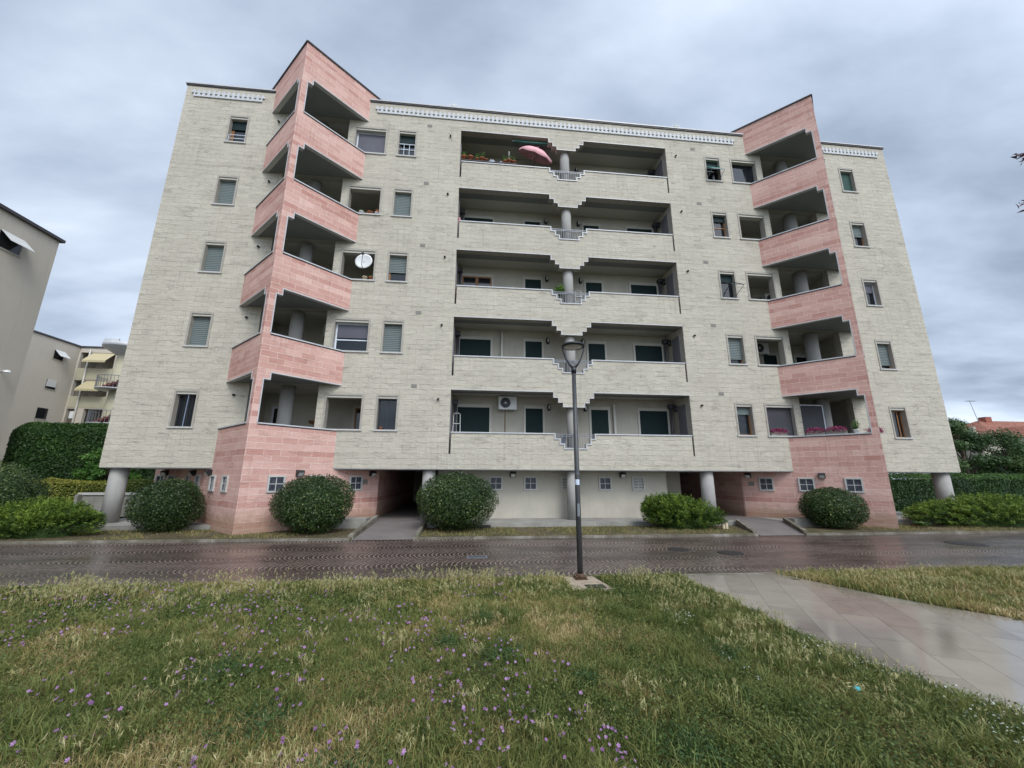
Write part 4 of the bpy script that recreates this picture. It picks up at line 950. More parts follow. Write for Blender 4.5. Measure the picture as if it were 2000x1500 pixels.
def hedge(name, x0, x1, y0, y1, z0, z1, mat, inner, label, n, seed, sz=.07, rnd=.2, topbright=.0, cat='hedge'):
    t = thing(name, ((x0 + x1) / 2, (y0 + y1) / 2, 0), label, cat)
    w_, d_, h_ = x1 - x0, y1 - y0, z1 - z0; areas = [w_ * h_, w_ * d_, d_ * h_, d_ * h_]; pr = np.array(areas) / sum(areas); which = rng.choice(4, n, p=pr)
    u = rng.uniform(0, 1, n); v = rng.uniform(0, 1, n); P = np.zeros((n, 3)); D = np.zeros((n, 3))
    for f in range(4):
        k = which == f
        if f == 0: P[k] = np.stack([x0 + u[k] * w_, np.full(k.sum(), y0), z0 + v[k] * h_], 1); D[k] = (0, -1, .2)
        if f == 1: P[k] = np.stack([x0 + u[k] * w_, y0 + v[k] * d_, np.full(k.sum(), z1)], 1); D[k] = (0, 0, 1)
        if f == 2: P[k] = np.stack([np.full(k.sum(), x0), y0 + u[k] * d_, z0 + v[k] * h_], 1); D[k] = (-1, 0, .2)
        if f == 3: P[k] = np.stack([np.full(k.sum(), x1), y0 + u[k] * d_, z0 + v[k] * h_], 1); D[k] = (1, 0, .2)
    # round the corners
    c = np.array([(x0 + x1) / 2, (y0 + y1) / 2, (z0 + z1) / 2]); hs = np.array([w_, d_, h_]) / 2; inner_ = np.clip(P - c, -(hs - rnd), hs - rnd); dv_ = (P - c) - inner_
    l = np.linalg.norm(dv_, axis=1)[:, None]; P = c + inner_ + np.where(l > 1e-6, dv_ / np.maximum(l, 1e-6) * np.minimum(l, rnd), 0)
    P += D * ((vnoise(P, 1.6, seed) - .5) * .22 + rng.uniform(-.12, .05, n))[:, None]
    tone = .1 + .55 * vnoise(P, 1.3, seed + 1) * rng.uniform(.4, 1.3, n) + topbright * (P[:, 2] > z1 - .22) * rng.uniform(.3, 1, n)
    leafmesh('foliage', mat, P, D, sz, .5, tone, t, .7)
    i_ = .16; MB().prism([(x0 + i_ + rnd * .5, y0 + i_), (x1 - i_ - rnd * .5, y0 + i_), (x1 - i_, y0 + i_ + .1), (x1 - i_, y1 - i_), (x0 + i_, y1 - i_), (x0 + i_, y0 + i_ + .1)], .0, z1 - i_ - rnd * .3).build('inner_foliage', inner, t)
    return t
hedge('clipped_hedge', 17.0, 46, 4.0, 5.3, 0, 2.02, M_HEDGE, M_INNER, 'long clipped green hedge behind the right end column', 60000, 21, .085, .25, .45)
hedge('clipped_hedge', -24, -13.9, 4.9, 5.9, 0, 1.56, M_HEDGEY, M_INNER, 'low yellow-green clipped hedge behind the grey wall on the left', 26000, 22, .075, .15, .1)
hedge('tall_hedge', -24.2, -16.6, 7.6, 10.2, .5, 4.55, M_HEDGE, M_INNER, 'tall dark boxy hedge in front of the beige buildings', 46000, 23, .10, .8, .25)

def tree(c, h, r, label, n=9000, seed=1, trunk=.14, mat=None, zlo=.35, sz=.16, name='tree', group=None, clumps=26, cat='tree'):
    t = thing(name, (c[0], c[1], 0), label, cat, group); r_ = np.random.default_rng(seed); br = MB()
    top = np.array([c[0], c[1], h * .72]); br.tube([(c[0], c[1], -.05), (c[0] + r_.normal(0, .1), c[1], h * .35), tuple(top)], [trunk, trunk * .75, trunk * .3], 9)
    Ps, Ds, To = [], [], []
    for i in range(clumps):
        a = r_.uniform(0, 6.28); rad = r_.uniform(.15, 1) ** .6; z = h * (zlo + (1 - zlo) * r_.uniform(0, 1)); env = math.sqrt(max(.05, 1 - ((z / h - (zlo + .35 * (1 - zlo))) / (.72 * (1 - zlo))) ** 2))
        q = np.array([c[0] + math.cos(a) * rad * r * env, c[1] + math.sin(a) * rad * r * env, min(z, h * .97)])
        base = np.array([c[0], c[1], h * r_.uniform(.25, .6)]); mid = (base + q) / 2 + np.array([0, 0, .12 * r]); br.tube([tuple(base), tuple(mid), tuple(q)], [trunk * .35, trunk * .2, .01], 5)
        m_ = n // clumps; D = r_.normal(0, 1, (m_, 3)); D /= np.linalg.norm(D, axis=1)[:, None]; cr_ = r * r_.uniform(.20, .36)
        P = q + D * np.array([1, 1, .62]) * cr_ * r_.uniform(.3, 1.08, m_)[:, None]; Ps.append(P); Ds.append(D + np.array([0, 0, .5])); To.append(np.full(m_, r_.uniform(.1, .65)) + r_.uniform(-.15, .3, m_))
    leafmesh('crown', mat or M_TREE, np.concatenate(Ps), np.concatenate(Ds), sz, .5, np.concatenate(To), t, .6); br.build('trunk', M_BARK, t); return t
tree((-18.2, 6.9), 3.15, 1.15, 'small bright green tree between the tall dark hedge and the left column', 9000, 31, .05, M_PLANT, .2, .11, name='small_tree')
tree((-15.6, 7.0), 2.6, 1.1, 'dark shrub behind the yellow hedge, seen under the left end of the building', 8000, 32, .05, M_TREE, .15, .10, name='shrub')
tree((-13.9, 8.3), 2.9, 1.3, 'leafy shrub behind the pink wall, seen under the left end of the building', 8000, 36, .05, M_TREE, .15, .10, name='shrub')
tree((35.2, 10), 5.9, 2.5, 'tree behind the hedge nearest the right corner of the building', 15000, 33, .16, M_TREE, .28, .15, group='trees behind the right hedge')
tree((39.6, 11), 5.0, 2.7, 'broad tree behind the hedge, in front of the red tiled roof', 15000, 34, .16, M_TREE, .25, .15, group='trees behind the right hedge')
tree((42.3, 9), 4.3, 2.2, 'lighter green small tree behind the hedge at the right edge', 13000, 35, .12, M_PLANT, .25, .14, group='trees behind the right hedge')
tree((48, 14), 4.9, 3.4, 'tree behind the hedge, farthest right beyond the red tiled house', 13000, 38, .16, M_TREE, .25, .16, group='trees behind the right hedge')

# overhanging tree just outside the right edge: one branch reaches into the picture
t = thing('overhanging_tree', (16.2, -9.2, 0), 'tree at the right edge whose thin leafy twigs hang into the sky', 'tree')
br = MB(); T0 = (16.2, -9.2); br.tube([(16.2, -9.2, -.05), (16.1, -9.2, 3), (15.9, -9.1, 6.5), (15.8, -9.2, 10)], [.22, .18, .13, .05], 10)
tw_P, tw_N, tw_U = [], [], []
def twig(a, b, n):
    a = np.array(a); b = np.array(b); mid = (a + b) / 2 + np.array([0, 0, .12]); br.tube([tuple(a), tuple(mid), tuple(b)], [.022, .014, .005], 5)
    for i in range(n):
        s = .35 + .65 * (i + .5) / n; p = a * (1 - s) ** 2 + 2 * mid * s * (1 - s) + b * s * s; d = b - a; d /= np.linalg.norm(d)
        sd = np.array([rng.normal(0, .5), rng.normal(0, .5), rng.uniform(-1.3, .2)]); u_ = d * .9 + sd * .8; u_ /= np.linalg.norm(u_)
        tw_P.append(p + u_ * .12); tw_U.append(u_); tw_N.append(rng.normal(0, 1, 3) + np.array([0, -1, 0]))
for i in range(36):
    a = random.uniform(0, 6.28); z = random.uniform(4.5, 10); rr = random.uniform(1.2, 2.6)
    b = (16.0 + math.cos(a) * rr, -9.2 + math.sin(a) * rr, z + random.uniform(-.3, .8))
    if b[0] < 16.3: continue
    br.tube([(16.0, -9.2, z - .8), ((16 + b[0]) / 2, (-9.2 + b[1]) / 2, z), b], [.05, .03, .012], 5)
    for j in range(5): twig(b if j else (16.0, -9.2, z), (b[0] + random.uniform(-.6, .6), b[1] + random.uniform(-.6, .6), b[2] + random.uniform(-.6, .4)), 12)
for z, e in ((9.1, (12.48, -9.0, 9.20)), (8.0, (12.20, -9.0, 7.90)), (8.6, (12.80, -9.05, 8.42))):
    br.tube([(15.9, -9.1, z - .6), (14.3, -9.05, z + .25), (13.3, -9.02, z + .1)], [.05, .03, .018], 6); twig((13.3, -9.02, z + .1), e, 16); twig((13.3, -9.02, z + .1), (e[0] + .16, e[1], e[2] - .12), 7)
leafmesh('leaves', M_OUTER, np.array(tw_P), np.array(tw_N), .19, .22, None, t, .2, np.array(tw_U)); br.build('trunk', M_BARK, t)

# low wall and rocks under the left end
t = thing('low_wall', (-14.6, 3.4, 0), 'low grey concrete wall with a capping, between the left column and the pink wall', 'wall')
MB().box(-16.1, -13.29, 3.32, 3.5, .15, 1.02).box(-16.2, -16.08, 3.1, 3.6, -.05, 1.05).build('wall', M_CONC2, t); MB().box(-16.25, -13.3, 3.27, 3.55, 1.021, 1.11).build('capping', M_TRIM, t)
def rock(x, y, r, label):
    mb = MB(); n, k = 10, 6; rr = np.random.default_rng(int(x * -100)); 
    mb.lathe((x, y, .20), [(r * math.cos(b), r * .62 * math.sin(b)) for b in [math.pi / 2 * i / k for i in range(k + 1)]], n)
    mb.v = [(a + rr.normal(0, r * .08), b + rr.normal(0, r * .08), max(.20, c + rr.normal(0, r * .07))) for a, b, c in mb.v]; mb.sm = [False] * len(mb.sm)
    tag(mb.build('rock', simple('brown_rock', (.17, .14, .11), .9, 0, .3, 8)), label, 'rock')
rock(-13.15, 2.3, .30, 'brown rock under the building, nearer the leftmost column'); rock(-12.72, 2.35, .27, 'brown rock under the building, nearer the round bush')
mb = MB()
for x in (8.98, 9.10): mb.lathe((x, -1.55, .07), [(.055, 0), (.055, .16), (.04, .20), (0, .22)], 12)
tag(mb.build('garden_pegs', M_CREAMPOT), 'pair of small pale rounded pegs between the feathery juniper and the right ramp', 'pegs')
tag(MB().box(-.05, .75, -.95, -.75, .07, .17).build('fallen_slab', simple('dark_slab', (.05, .045, .04), .9)), 'dark broken slab on the soil between the largest bush and the lamp post', 'slab')

# ------------------------------------------------------------------ THINGS ON THE BALCONIES
def pot(x, y, z, r, h, label, plant=0, mat=None, pm=None, ph=.3, group='potted plants on the balconies', cat='potted plant', dens=40, spread=1.0, lsz=.07):
    t = thing('potted_plant' if plant else 'flower_pot', (x, y, z), label, cat, group)
    MB().lathe((x, y, z), [(0, 0), (r * .68, 0), (r * .95, h * .82), (r * 1.1, h * .82), (r * 1.1, h), (r * .92, h), (r * .85, h * .85), (0, h * .85)], 18).build('pot', mat or M_TERRA, t)
    if plant:
        n = dens; D = rng.normal(0, 1, (n, 3)); D[:, 2] = np.abs(D[:, 2]) + .4; D /= np.linalg.norm(D, axis=1)[:, None]
        s = rng.uniform(.15, 1, n)[:, None]; P = np.array([x, y, z + h * .85]) + D * np.array([r * 1.5 * spread, r * 1.5 * spread, ph]) * s
        leafmesh('leaves', pm or M_PLANT, P, rng.normal(0, 1, (n, 3)), lsz, .35, None, t, .4, D)
    return t
ZR = Zf(4, 3.595); MB().box(-.78, 1.72, -.05, .16, Zf(4, 3.57), ZR - .001).build('pot_shelf', M_DKMET, BLD); PS = 'terracotta pot on the top loggia ledge, '
names = ['bright spiky plant, first from left', 'bare, second from left', 'small, third from left', 'straggly plant, fourth from left', 'small and bare, just left of white cloth']
for (x, pl, r), s in zip(((-.70, 1, .125), (-.40, 0, .13), (-.10, 1, .09), (.14, 1, .115), (.33, 0, .085)), names):
    pot(x, .05, ZR, r, r * 1.75, PS + s, pl, ph=.36 if pl else 0, dens=60, lsz=.11)
for x, r, s in ((1.18, .09, 'just right of the small white cloth'), (1.39, .12, 'with a thin white stake'), (1.61, .10, 'nearest the pink parasol')):
    o = pot(x, .05, ZR, r, r * 1.7, PS + s, 1, ph=.34, dens=55, lsz=.10)
    if r == .12: MB().tube([(x, .05, ZR + .1), (x, .05, ZR + .72)], .012, 6).build('stake', M_WHITE, o)
def cloth(name, x, y, z, w_, h_, mat, label, cat='cloth', seed=0):
    mb = MB(); n = 8; r_ = random.Random(seed); i0 = mb.addv([(x - w_ / 2 + w_ * i / n + r_.uniform(-.01, .01), y + .05 * math.sin(i * 1.7 + j) , z + h_ * j / n * (.75 + .25 * math.sin(i / n * math.pi))) for j in range(n + 1) for i in range(n + 1)])
    for j in range(n):
        for i in range(n): a = i0 + j * (n + 1) + i; mb.face((a, a + 1, a + n + 2, a + n + 1), 0, None, True)
    return tag(mb.build(name, mat), label, cat)
cloth('white_cloth', .60, .09, ZR, .26, .22, M_CLOTHW, 'crumpled white cloth on the top loggia ledge between the pots', seed=1)
cloth('white_cloth', 1.02, .09, ZR, .12, .17, M_CLOTHW, 'small white cloth on the top loggia ledge left of three pots', seed=2)
cloth('blue_cloth', 3.40, .30, Zf(4, 3.05), .34, .62, M_BLUECLOTH, 'blue grey cloth hanging beside the top column under the parasol', seed=3)
cloth('pink_cloth', -.80, .12, Zf(3, 3.45), .10, .34, M_PINKCLOTH, 'pink cloth at the left end of the second loggia from the top', seed=4)
cloth('orange_cloth', -.80, .14, Zf(2, 3.0), .09, .60, M_WOOD, 'orange brown cover at the left end of the middle loggia', seed=5)
# parasol
t = thing('parasol', (2.68, .55, Zf(4, 2.46)), 'open pink parasol tilted over the top loggia railing', 'parasol')
MB().tube([(2.68, .55, Zf(4, 2.46)), (2.68, .55, Zf(4, 4.55))], .018, 8).build('pole', M_GREYMET, t)
cn = MB(); n, rg = 8, 5; ax = Vector((.36, -.62, 1)).normalized(); e1 = ax.cross(Vector((0, 1, 0))).normalized(); e2 = ax.cross(e1); apex = Vector((2.80, .30, Zf(4, 4.86))); Rr = .86
idx = [cn.addv([apex])]
rings = []
for j in range(1, rg + 1):
    f = j / rg; rings.append(cn.addv([apex + (e1 * math.cos(2 * math.pi * k / 32) + e2 * math.sin(2 * math.pi * k / 32)) * Rr * f * (1 - .05 * abs(math.sin(4 * 2 * math.pi * k / 32))) - ax * (.29 * f * f + .02 * abs(math.sin(4 * 2 * math.pi * k / 32)) * f) for k in range(32)]))
for k in range(32): cn.face((idx[0], rings[0] + k, rings[0] + (k + 1) % 32), 0, None, True)
for j in range(rg - 1):
    for k in range(32): q = (k + 1) % 32; cn.face((rings[j] + k, rings[j + 1] + k, rings[j + 1] + q, rings[j] + q), 0, None, True)
rim = cn.addv([Vector(cn.v[rings[-1] + k]) - ax * .09 for k in range(32)])
for k in range(32): q = (k + 1) % 32; cn.face((rings[-1] + k, rim + k, rim + q, rings[-1] + q), 0, None, True)
cn.build('canopy', M_PINKCLOTH, t); MB().tube([apex - ax * .02, apex + ax * .09], .014, 6).build('finial', M_PINKCLOTH, t)
rb = MB()
for k in range(8): a = 2 * math.pi * k / 8; rb.tube([apex - ax * .03, apex + (e1 * math.cos(a) + e2 * math.sin(a)) * Rr * .97 - ax * .31], .006, 4)
rb.build('ribs', M_DKMET, t)
# yucca and ladder on the middle loggia
t = thing('yucca', (3.74, .46, Zf(2, 2.46)), 'spiky green yucca beside the column on the middle loggia', 'potted plant')
MB().lathe((3.74, .46, Zf(2, 2.46)), [(0, 0), (.12, 0), (.16, .28), (0, .26)], 16).build('pot', M_TERRA, t); MB().tube([(3.74, .46, Zf(2, 2.7)), (3.75, .45, Zf(2, 3.65))], [.04, .03], 8).build('trunk', M_BARK, t)
n = 110; D = rng.normal(0, 1, (n, 3)); D[:, 2] = D[:, 2] * .8 + .35; D /= np.linalg.norm(D, axis=1)[:, None]; P = np.array([3.75, .40, Zf(2, 3.68)]) + D * .20
leafmesh('leaves', M_PLANT, P, rng.normal(0, 1, (n, 3)), .42, .09, rng.uniform(.4, 1, n), t, .2, D)
def stepladder(x, y, z, h, wd, label, mat):
    t = thing('stepladder', (x, y, z), label, 'stepladder'); fr = MB()
    for s in (-1, 1): fr.tube([(x + s * wd / 2, y - .02, z), (x + s * wd * .38, y + .22, z + h)], .014, 7); fr.tube([(x + s * wd / 2, y + .55, z), (x + s * wd * .38, y + .24, z + h)], .012, 7)
    fr.tube([(x - wd * .38, y + .22, z + h), (x - wd * .2, y + .22, z + h + .04), (x + wd * .2, y + .22, z + h + .04), (x + wd * .38, y + .22, z + h)], .014, 7)
    fr.build('frame', mat, t)
    for i in range(4):
        f = .18 + i * .2; MB().box(x - wd * .45, x + wd * .45, y - .02 + .24 * f - .05, y + .24 * f + .06, z + h * f, z + h * f + .025).build('tread', mat, t)
    return t
stepladder(-.62, .42, Zf(0, 2.46), 1.86, .34, 'pale metal stepladder at the left end of the lowest loggia', M_COPE)
stepladder(4.68, .62, Zf(2, 2.46), 1.5, .34, 'aluminium stepladder right of the column on the middle loggia', M_COPE)
def ac(x, yb, z, label, w_=.78, h_=.56, dpt=.28, legs=True, pipe=0):
    t = thing('air_conditioner', (x, yb, z - h_ / 2), label, 'air conditioner', 'outdoor air conditioner units'); y0 = yb - .07 - dpt
    MB().box(x - w_ / 2, x + w_ / 2, y0, yb - .07, z - h_ / 2, z + h_ / 2).build('casing', M_WHITE if True else M_BOX, t)
    fx = x - w_ * .12; f = MB(); f.lathe((0, 0, 0), [(.205, 0), (.225, .012), (.225, -.0)], 28); f.v = [(fx + a, y0 - .004 - c, z + b) for a, b, c in f.v]
    f2 = MB(); f2.lathe((0, 0, 0), [(0, .0), (.205, .0)], 28); f2.v = [(fx + a, y0 - .003, z + b) for a, b, c in f2.v]; f2.build('fan_opening', M_BLACK, t)
    for r_ in (.06, .11, .16): f.lathe((0, 0, 0), [(r_, 0), (r_ + .006, .004)], 24) if False else None
    f.build('fan_ring', M_GREYMET, t)
    g = MB()
    for r_ in (.07, .115, .16, .2): g.tube([(fx + r_ * math.cos(a), y0 - .012, z + r_ * math.sin(a)) for a in [2 * math.pi * k / 24 for k in range(25)]], .003, 4, cap=False)
    for k in range(6): a = math.pi * k / 6; g.beam((fx - .2 * math.cos(a), y0 - .012, z - .2 * math.sin(a)), (fx + .2 * math.cos(a), y0 - .012, z + .2 * math.sin(a)), .005)
    g.build('fan_grille', M_GREYMET, t)
    hb = MB(); hb.lathe((0, 0, 0), [(0, 0), (.05, 0)], 16); hb.v = [(fx + a, y0 - .018, z + b) for a, b, c in hb.v]; hb.build('fan_hub', M_COPE, t)
    bk = MB()
    for s in (-1, 1): bk.box(x + s * w_ * .33 - .02, x + s * w_ * .33 + .02, y0 + .02, yb - .003, z - h_ / 2 - .04, z - h_ / 2 - .002)
    bk.build('bracket', M_GREYMET, t)
    if pipe: MB().tube([(x - .08, yb - .06, z - h_ / 2), (x - .08, yb - .03, z - h_ / 2 - .1), (x - .08, yb - .03, z - h_ / 2 - pipe)], .014, 6).build('pipe', M_WOOD, t)
    return t
ac(1.50, 1.5, Zf(0, 4.93), 'white air conditioner on the back wall of the lowest loggia', pipe=1.9)
ac(-6.25, 2.05, Zf(1, 5.02), 'air conditioner inside the left tower balcony one floor above the lowest')
ac(15.05, 2.05, Zf(2, 4.55) - .05, 'air conditioner behind the column in the middle balcony of the right tower')
ac(14.05, 2.05, Zf(1, 4.95), 'air conditioner seen through the wide opening left of the right tower', pipe=1.6)
# satellite dish
t = thing('satellite_dish', (-4.66, .05, Zf(2, 3.56)), 'white satellite dish standing in the wide opening beside the left tower', 'satellite dish')
dn = Vector((-.12, -1, .02)).normalized(); da = dn.cross(Vector((0, 0, 1))).normalized(); db = da.cross(dn); dc = Vector((-4.67, -.12, Zf(2, 4.35)))
mb = MB(); rings = []
for j in range(6): f = j / 5; rings.append(mb.addv([dc + (da * math.cos(2 * math.pi * k / 36) * .36 + db * math.sin(2 * math.pi * k / 36) * .33) * f + dn * (.06 * f * f - .06) for k in range(36)]))
for j in range(5):
    for k in range(36): q = (k + 1) % 36; mb.face((rings[j] + k, rings[j + 1] + k, rings[j + 1] + q, rings[j] + q), 0, None, True)
rim = mb.addv([dc + (da * math.cos(2 * math.pi * k / 36) * .36 + db * math.sin(2 * math.pi * k / 36) * .33) - dn * .02 for k in range(36)])
for k in range(36): q = (k + 1) % 36; mb.face((rings[5] + k, rim + k, rim + q, rings[5] + q), 0, None, True)
mb.build('reflector', M_WHITE, t); fd = dc + dn * .36 + db * .12 - da * .10
MB().tube([dc - db * .33, dc - db * .25 + dn * .15, fd], .012, 6).obox(fd, da, dn, db, .05, .04, .03).build('feed_arm', M_DKMET, t)
MB().tube([dc - dn * .06, dc - dn * .12 - db * .15, (-4.62, .08, Zf(2, 3.58))], .02, 8).build('mast', M_DKMET, t)
pot(-4.62, .09, Zf(2, 3.575), .10, .16, 'cream pot under the satellite dish', 0, M_CREAMPOT); pot(-4.36, .10, Zf(2, 3.575), .10, .15, 'terracotta pot with a small plant right of the satellite dish', 1, ph=.14)
pot(-5.02, .10, Zf(3, 3.575), .10, .14, 'white pot with a dark plant in the wide opening with red flowers', 1, M_WHITE, M_TREE, .22, dens=60)
pot(-4.66, .10, Zf(3, 3.575), .13, .13, 'low terracotta bowl in the middle of the wide opening with red flowers', 0)
pot(-4.38, .10, Zf(3, 3.575), .08, .14, 'white pot with orange flowers in the wide opening beside the left tower', 1, M_WHITE, M_ORANGE, .18, dens=60)
pot(-3.50, .12, Zf(0, 3.575), .06, .10, 'tiny terracotta pot on the sill of the lowest window right of the left tower', 0)
# chair on the left tower balcony
def chair(x, y, z, label):
    t = thing('office_chair', (x, y, z), label, 'chair'); 
    MB().box(x - .24, x + .24, y - .22, y + .22, z + .44, z + .50).build('seat', M_BLACK, t)
    MB().obox((x, y + .22, z + .85), (1, 0, 0), (0, 1, .12), (0, -.12, 1), .24, .03, .36).build('backrest', M_BLACK, t); mb = MB()
    mb.tube([(x, y, z + .08), (x, y, z + .44)], .025, 8)
    for k in range(5): a = 2 * math.pi * k / 5; mb.tube([(x, y, z + .1), (x + .26 * math.cos(a), y + .26 * math.sin(a), z + .03)], .016, 6)
    mb.build('base', M_BLACK, t); return t
chair(-6.55, .55, Zf(1, 2.46), 'black chair with a high back on the left tower balcony beside the column')
t = thing('drying_rack', (3.75, .62, Zf(0, 2.46)), 'folded blue drying rack behind the lowest loggia railing', 'drying rack'); mb = MB()
for s in (0, .07, .14): mb.tube([(3.58 + s, .5, Zf(0, 2.46)), (3.80 + s * .5, .62, Zf(0, 3.55))], .014, 6)
for i in range(8): mb.beam((3.60 + i * .02, .5 + i * .015, Zf(0, 2.6) + i * .11), (3.76 + i * .02, .5 + i * .015, Zf(0, 2.6) + i * .11), .01)
mb.build('frame', simple('blue_metal', (.05, .10, .22), .4, .3), t)
t = thing('storage_box', (14.45, .6, Zf(1, 2.46)), 'dark storage chest with white boxes in the second lowest right tower balcony', 'chest')
MB().box(14.2, 14.85, .35, .8, Zf(1, 2.461), Zf(1, 3.62)).build('chest', M_SCREEN, t); MB().box(14.25, 14.55, .4, .7, Zf(1, 3.622), Zf(1, 3.80)).build('box', M_WHITE, t)
t = thing('folding_stand', (3.62, .5, Zf(3, 2.46)), 'small green folding stand behind the railing of the second loggia from the top', 'stand'); mb = MB()
for a, b in ((3.52, 3.80), (3.80, 3.52)): mb.beam((a, .42, Zf(3, 2.46)), (b, .42, Zf(3, 3.30)), .022); mb.beam((a, .70, Zf(3, 2.46)), (b, .70, Zf(3, 3.30)), .022)
mb.beam((3.50, .42, Zf(3, 3.30)), (3.82, .42, Zf(3, 3.30)), .022); mb.build('frame', M_GREENSL, t)
# magenta flower boxes on the lowest right balcony
def flowerbox(P, d, Lb, label, zoff=0.0):
    P = Vector(P); d = Vector((*d, 0)).normalized(); n_ = Vector((d.y, -d.x, 0)); t = thing('flower_box', P, label, 'flower box', 'magenta flower boxes on the lowest right balcony')
    MB().obox(P + Vector((0, 0, .08)), d, n_, (0, 0, 1), Lb / 2, .08, .08).build('planter', M_CONC2, t)
    n = int(1500 * Lb); s = rng.uniform(-1, 1, n); r_ = rng.normal(-.02, .11, n); h = rng.uniform(-.25, 1, n)
    Q = np.array(P)[None] + np.outer(s * Lb / 2, d) + np.outer(r_, n_) + np.array([0, 0, 1.]) * (.12 + h * .19 * (1 - .5 * np.abs(s) ** 3))[:, None]
    leafmesh('flowers', M_MAGENTA, Q, rng.normal(0, 1, (n, 3)) + np.array([0, -.5, .8]), .042, .8, None, t, .3)
    g = n // 4; Q = np.array(P)[None] + np.outer(rng.uniform(-1, 1, g) * Lb / 2, d) + np.outer(rng.normal(0, .07, g), n_) + np.array([0, 0, 1.]) * rng.uniform(.08, .20, g)[:, None]
    leafmesh('leaves', M_TREE, Q, rng.normal(0, 1, (g, 3)), .05, .5, None, t, .3); return t
T, Lg, pil, d, nrm = info_R[-1]
for u, Lb, s in ((.95, .62, 'magenta flower box on the pink balcony edge, left of the two middle ones'), (1.62, .66, 'fullest magenta flower box, on the middle of the pink balcony edge')):
    p_ = T(u, 0, .09); flowerbox((p_[0], p_[1], 3.548), (d.x, d.y), Lb, s)
flowerbox((12.95, .09, 3.572), (1, 0), .7, 'magenta flower box on the sill of the wide screened window'); 
T2, Lg2, pil2, d2, n2 = info_R[1]; p_ = T2(1.55, 0, .09); flowerbox((p_[0], p_[1], 3.548), (d2.x, d2.y), .7, 'magenta flower box on the far face of the right tower, seen past its corner')
p_ = T(2.22, 0, .10); pot(p_[0], p_[1], 3.548, .09, .15, 'white pot with a bushy green plant by the corner pillar of the lowest right balcony', 1, M_WHITE, M_PLANT, .42, dens=150, spread=1.3, lsz=.08)
t = thing('hanging_basket', (-6.9, 1.9, 4.05), 'half round brown wall basket inside the lowest left tower balcony', 'basket')
mb = MB().lathe((-6.75, 2.04, 4.12), [(0, -.14), (.10, -.12), (.17, -.05), (.18, 0), (.0, 0)], 16, a0=math.pi, a1=2 * math.pi); mb.build('bowl', M_WOOD, t)

# ------------------------------------------------------------------ BUILDINGS AROUND
def bwindow(par, axis, a0, a1, z0, z1, at, awning=False, half=None):
    """window on an X = const wall facing +x"""
    o = MB().box(at + .003, at + .03, a0 - .08, a1 + .08, z0 - .1, z0 - .002).box(at + .003, at + .03, a0, a1, z0, z1, 1).build('window', [M_SURR, M_BLACKGL], par)
    if awning:
        MB().quad([(at + .05, a0 - .05, z1), (at + .05, a1 + .05, z1), (at + .65, a1 + .05, z0 + .25), (at + .65, a0 - .05, z0 + .25)]).quad([(at + .65, a0 - .05, z0 + .23), (at + .65, a1 + .05, z0 + .23), (at + .05, a1 + .05, z1 - .02), (at + .05, a0 - .05, z1 - .02)]).build('tilted_shutter', M_SHUTW, o)
    elif half: MB().box(at + .035, at + .06, a0 + .02, a1 - .02, z0 + (z1 - z0) * half, z1).build('shutter', M_SHUTW, o)
    return o
t = thing('beige_building', (-30, -12, 0), 'plain beige rendered block filling the left edge of the photo', 'building')
MB().box(-39.5, -23, -34, 6.5, -.1, 14.4).build('wall', M_BEIGE, t); MB().box(-39.7, -22.85, -34.2, 6.65, 14.401, 14.56).build('roof', M_COPEDK, t)
for k in range(5): bwindow(t, 'x', 3.9, 4.9, 12.65 - 3.1 * k - .05, 13.45 - 3.1 * k, -23, awning=(k == 0), half=.3) if k in (0,) else None
bwindow(t, 'x', -3.5, -2.3, 9.4, 10.7, -23, half=.2); bwindow(t, 'x', -3.5, -2.3, 6.3, 7.6, -23, half=.2)
MB().tube([(-23, 5.6, 6.75), (-22.7, 5.6, 6.8)], .03, 6).lathe((-22.7, 5.6, 6.7), [(.12, 0), (.10, .1), (0, .12)], 12).build('wall_lamp', M_WHITE, t)
t = thing('apartment_wing', (-40, 27, 0), 'beige apartment wing with balconies and yellow awnings behind the tall hedge', 'building')
Y2 = 27.45; mb = MB(); mb.box(-52, -40, 8, 39, -.1, 14.5)
gridwall(mb, -40, -31, -.1, 14.5, [(-39.85, -38.98, 12.35, 14.0), (-38.88, -36.6, 12.35, 14.0), (-39.85, -38.98, 9.45, 11.1), (-38.88, -36.6, 9.45, 11.1), (-39.85, -38.98, 5.0, 8.2), (-38.3, -36.6, 5.0, 8.2)], lambda x, z, d: (x, Y2 + d, z), .3, 0, 0)
mb.box(-40, -31, Y2 + 2, 39, -.1, 14.5); mb.build('wall', M_BEIGE, t)
for z in (11.2, 8.3): MB().box(-39.84, -36.5, Y2 - .03, Y2 - .002, z, z + 1.12).build('balcony_parapet', M_BEIGE2, t)
MB().box(-52.1, -39.9, 7.9, 39.1, 14.501, 14.66).box(-39.9, -30.9, Y2 - .1, 39.1, 14.501, 14.66).build('roof', M_COPEDK, t)
for z0, z1 in ((12.65, 13.55), (9.75, 10.65)): bwindow(t, 'x', 25.1, 26.0, z0, z1, -40, awning=z0 > 12, half=.25)
o = bwindow(t, 'x', 24.95, 25.9, 6.9, 7.9, -40); 
MB().tube([(-38.93, Y2 - .12, -.05), (-38.93, Y2 - .12, 14.3)], .07, 10).build('downpipe', M_BOX, t)
